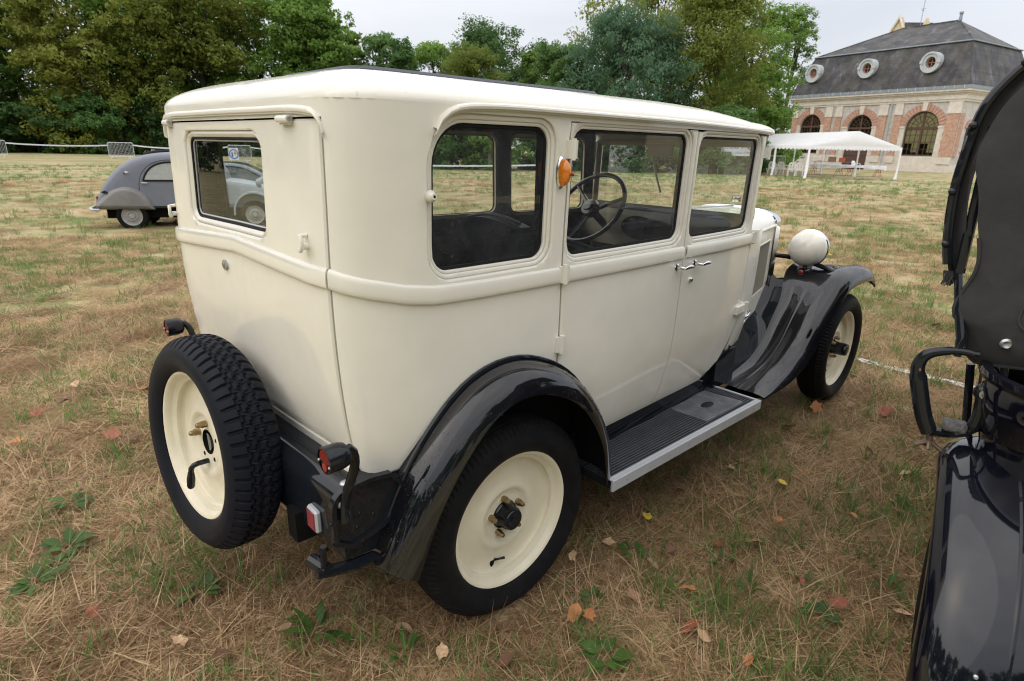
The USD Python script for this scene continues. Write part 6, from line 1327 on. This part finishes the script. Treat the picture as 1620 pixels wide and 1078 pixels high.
# ================================================================== fallen leaves and weeds in the grass
LEAF_C = [("rust red", (0.27, 0.085, 0.045)), ("dark brown", (0.14, 0.07, 0.04)), ("pale tan", (0.50, 0.33, 0.19)), ("orange brown", (0.42, 0.17, 0.06)), ("dull brown", (0.28, 0.16, 0.09))]
LEAF_MS = [simple(n_.replace(" ", "_")+"_leaf", c_, rough=0.7, noise=0.3, scale=120.0) for n_, c_ in LEAF_C]
RL = np.random.RandomState(77)
def dry_leaf(seed):
    R = np.random.RandomState(seed); k = 12; a = np.linspace(0, 2*PI, k, endpoint=False); r = 1+.28*np.sin(a*5+R.rand()*6)*R.rand()-.25*np.abs(np.cos(a/2))**8+.08*R.normal(size=k)
    o = np.stack([r*np.cos(a)*1.25, r*np.sin(a)*.85], 1); V = [(0, 0, .0)]+[(x*.55, y*.55, 0) for x, y in o]+[(x, y, 0) for x, y in o]; V = np.array(V); c1, c2 = R.uniform(.15, .55), R.uniform(-.2, .3)
    V[:, 2] = c1*V[:, 1]**2+c2*V[:, 0]*abs(V[:, 0])+.08*np.sin(V[:, 0]*4+V[:, 1]*3)
    F = [(0, 1+i, 1+(i+1) % k) for i in range(k)]+[(1+i, 1+k+i, 1+k+(i+1) % k) for i in range(k)]+[(1+i, 1+k+(i+1) % k, 1+(i+1) % k) for i in range(k)]
    m = tm(V, F); st = tube([(-1.1, 0, .02), (-1.7, .15, .08)], .035, 4); return cat(m, st)
spots = [(250, 808), (353, 1052), (288, 1032), (330, 848), (205, 876), (345, 836), (622, 938), (905, 893), (932, 992), (1000, 958), (1090, 1010), (1072, 988), (1110, 1020), (1085, 950), (1245, 683), (1238, 772), (1170, 745), (1155, 752), (1268, 762), (1120, 700), (1322, 972), (1380, 925), (1427, 985), (1230, 835), (1190, 870), (1135, 872), (1060, 880), (960, 870), (908, 985), (1030, 905), (1260, 930), (1372, 727), (1430, 760), (1290, 655), (1345, 650),
         (180, 696), (107, 640), (120, 612), (30, 705), (14, 850), (62, 660), (210, 700), (180, 655), (230, 625), (1450, 640), (1400, 660), (1480, 520), (1420, 480), (1350, 830), (985, 820), (1075, 785), (610, 985), (700, 1045), (1180, 1060), (452, 1010), (150, 985), (800, 1060), (640, 1010)]
def LEAFLAB(px, py, i):
    if px > 1000 and py < 720: return LEAF_C[i % 5][0]+" curled fallen leaf on the grass beyond the running board"
    if px > 880 and py < 860: return LEAF_C[i % 5][0]+" curled fallen leaf beneath or beside the running board"
    if px > 880: return LEAF_C[i % 5][0]+" curled fallen leaf between the rear wheel and the navy wing"
    if px > 560: return LEAF_C[i % 5][0]+" curled fallen leaf in front of the rear tyre"
    if py > 800: return LEAF_C[i % 5][0]+" curled fallen leaf at the lower left, below the spare wheel"
    return LEAF_C[i % 5][0]+" curled fallen leaf on the grass left of the spare wheel"
for i, (px, py) in enumerate(spots):
    p = gpx(px, py); D = np.hypot(p[0]-CAM[0], p[1]-CAM[1]); s = RL.uniform(.017, .032)*(1 if D < 3.5 else 1.5)
    obj("fallen_leaf", xf(dry_leaf(300+i), (p[0], p[1], gh(p[0], p[1])+.042+.014*RL.rand()), rz=RL.rand()*2*PI, ry=RL.uniform(-.5, .5), rx=RL.uniform(-.5, .5), s=s), LEAF_MS[i % 5], smooth=50, label=LEAFLAB(px, py, i), category="leaf", group="fallen leaves on the grass")
YEL = simple("yellow_leaf", (0.62, 0.45, 0.05), rough=0.6)
for (px, py), lab in (((1236, 776), "bright yellow fallen leaf under the running board side of the saloon"), ((1312, 408), "small yellow leaf on the grass beyond the head lamp"), ((1022, 830), "yellow orange leaf on the grass between the rear wheel and the navy wing")):
    p = gpx(px, py); obj("fallen_leaf", xf(dry_leaf(500+px), (p[0], p[1], gh(p[0], p[1])+.05), rz=px, s=.022 if py > 500 else .05), YEL, smooth=50, label=lab, category="leaf")
WEED = leafmat("weed_leaves", [(0.0, (0.045, 0.090, 0.018)), (0.5, (0.080, 0.150, 0.030)), (0.85, (0.130, 0.200, 0.055)), (1.0, (0.20, 0.20, 0.06))], 0.3, 0.5)
def weed_leaf(L, W, az, lift, curl):
    k = np.linspace(0, 1, 8); w = W*np.sin(PI*np.clip(k*.92+.06, 0, 1))**.8*(.35+.65*np.sin(PI*k**.7)); x = .02+L*k*math.cos(lift); z = L*(k*math.sin(lift)-curl*k**2)+.012
    P = np.array([[(x[i], -w[i], z[i]+.25*w[i]), (x[i], 0, z[i]), (x[i], w[i], z[i]+.25*w[i])] for i in range(8)]); return xf(grid(P), rz=az)
def weed(label, p, seed, n, L, W, lift=.5, src=None):
    R = np.random.RandomState(seed); t = thing("weed_plant", label, "weed", (p[0], p[1], gh(p[0], p[1])+.022), 0, None)
    for i in range(n): obj("leaf", weed_leaf(.88*L*R.uniform(.5, 1.1), .85*W*R.uniform(.6, 1.1), i*2.4+R.rand(), lift*R.uniform(.3, 1.3), R.uniform(.1, .5)), WEED, t, smooth=60)
for i, (px, py, n, L, W, lift, lab) in enumerate([
    (505, 1008, 12, .16, .016, .8, "green weed rosette with pointed leaves before the rear tyre, at the lower edge"),
    (318, 942, 11, .10, .026, .5, "broad-leaved weed left of the rosette below the spare wheel"), (110, 872, 12, .11, .028, .45, "large broad-leaved weed at the lower left, left of the spare wheel"),
    (88, 905, 9, .09, .022, .4, "smaller weed just below the large broad-leaved weed at lower left"), (115, 800, 10, .10, .024, .5, "light green weed left of the spare wheel, level with its lower rim"), (60, 930, 8, .10, .020, .5, "weed nearest the lower left corner"),
    (955, 1050, 12, .10, .028, .45, "broad-leaved weed at the lower edge between the rear wheel and the navy car"), (1290, 985, 9, .09, .024, .5, "weed with a pale leaf left of the navy wing"), (1275, 935, 8, .08, .014, .8, "narrow-leaved weed above the pale-leaved one near the navy wing"),
    (938, 958, 12, .05, .012, .6, "small-leaved clover-like weed right of the rear wheel"), (1000, 880, 8, .07, .02, .4, "weed with a yellowing leaf right of the rear wheel, under the running board"), (1140, 900, 7, .10, .012, 1.0, "upright narrow weed in the middle of the grass right of the rear wheel"),
    (1420, 815, 9, .11, .010, 1.1, "tuft of upright grass-like weed beside the navy wing"), (640, 1045, 9, .10, .012, 1.0, "tuft of narrow leaves in front of the rear tyre"), (1400, 940, 8, .10, .010, .9, "low narrow-leaved weed left of the navy wing's middle"), (1180, 940, 8, .09, .010, 1.0, "thin weed between two brown leaves in the right foreground")]):
    weed(lab, gpx(px, py), 600+i, n, L, W, lift)
CHALK = mat("chalk_line", {"g": ("geometry", {}), "n": ("noise_texture", {"scale": 14.0, "detail": 6.0, "roughness": 0.75}), "r": ("rgb_ramp", {"ramp": [(0.46, (0, 0, 0)), (0.60, (1, 1, 1))]}), "t": ("transparent_bsdf", {"color": (1, 1, 1)}), "d": ("diffuse_bsdf", {"color": (0.72, 0.73, 0.72)}), "m": ("mix_closure", {})},
    [("g.position", "n.vector"), ("n.fac", "r.fac"), ("r.color", "m.fac"), ("t.BSDF", "m.closure1"), ("d.BSDF", "m.closure2")], surface="m.closure")
a_, b_ = gpx(1352, 571), gpx(1560, 622); d_ = (b_-a_)[:2]; n_ = np.array([-d_[1], d_[0]])/np.linalg.norm(d_)*.045
obj("chalk_line", grid(np.array([[(q[0]+s*n_[0], q[1]+s*n_[1], gh(q[0]+s*n_[0], q[1]+s*n_[1])+.030) for s in (-1, 0, 1)] for q in (a_+(b_-a_)*t for t in np.linspace(0, 1, 30))])), CHALK, smooth=True, kind="structure")
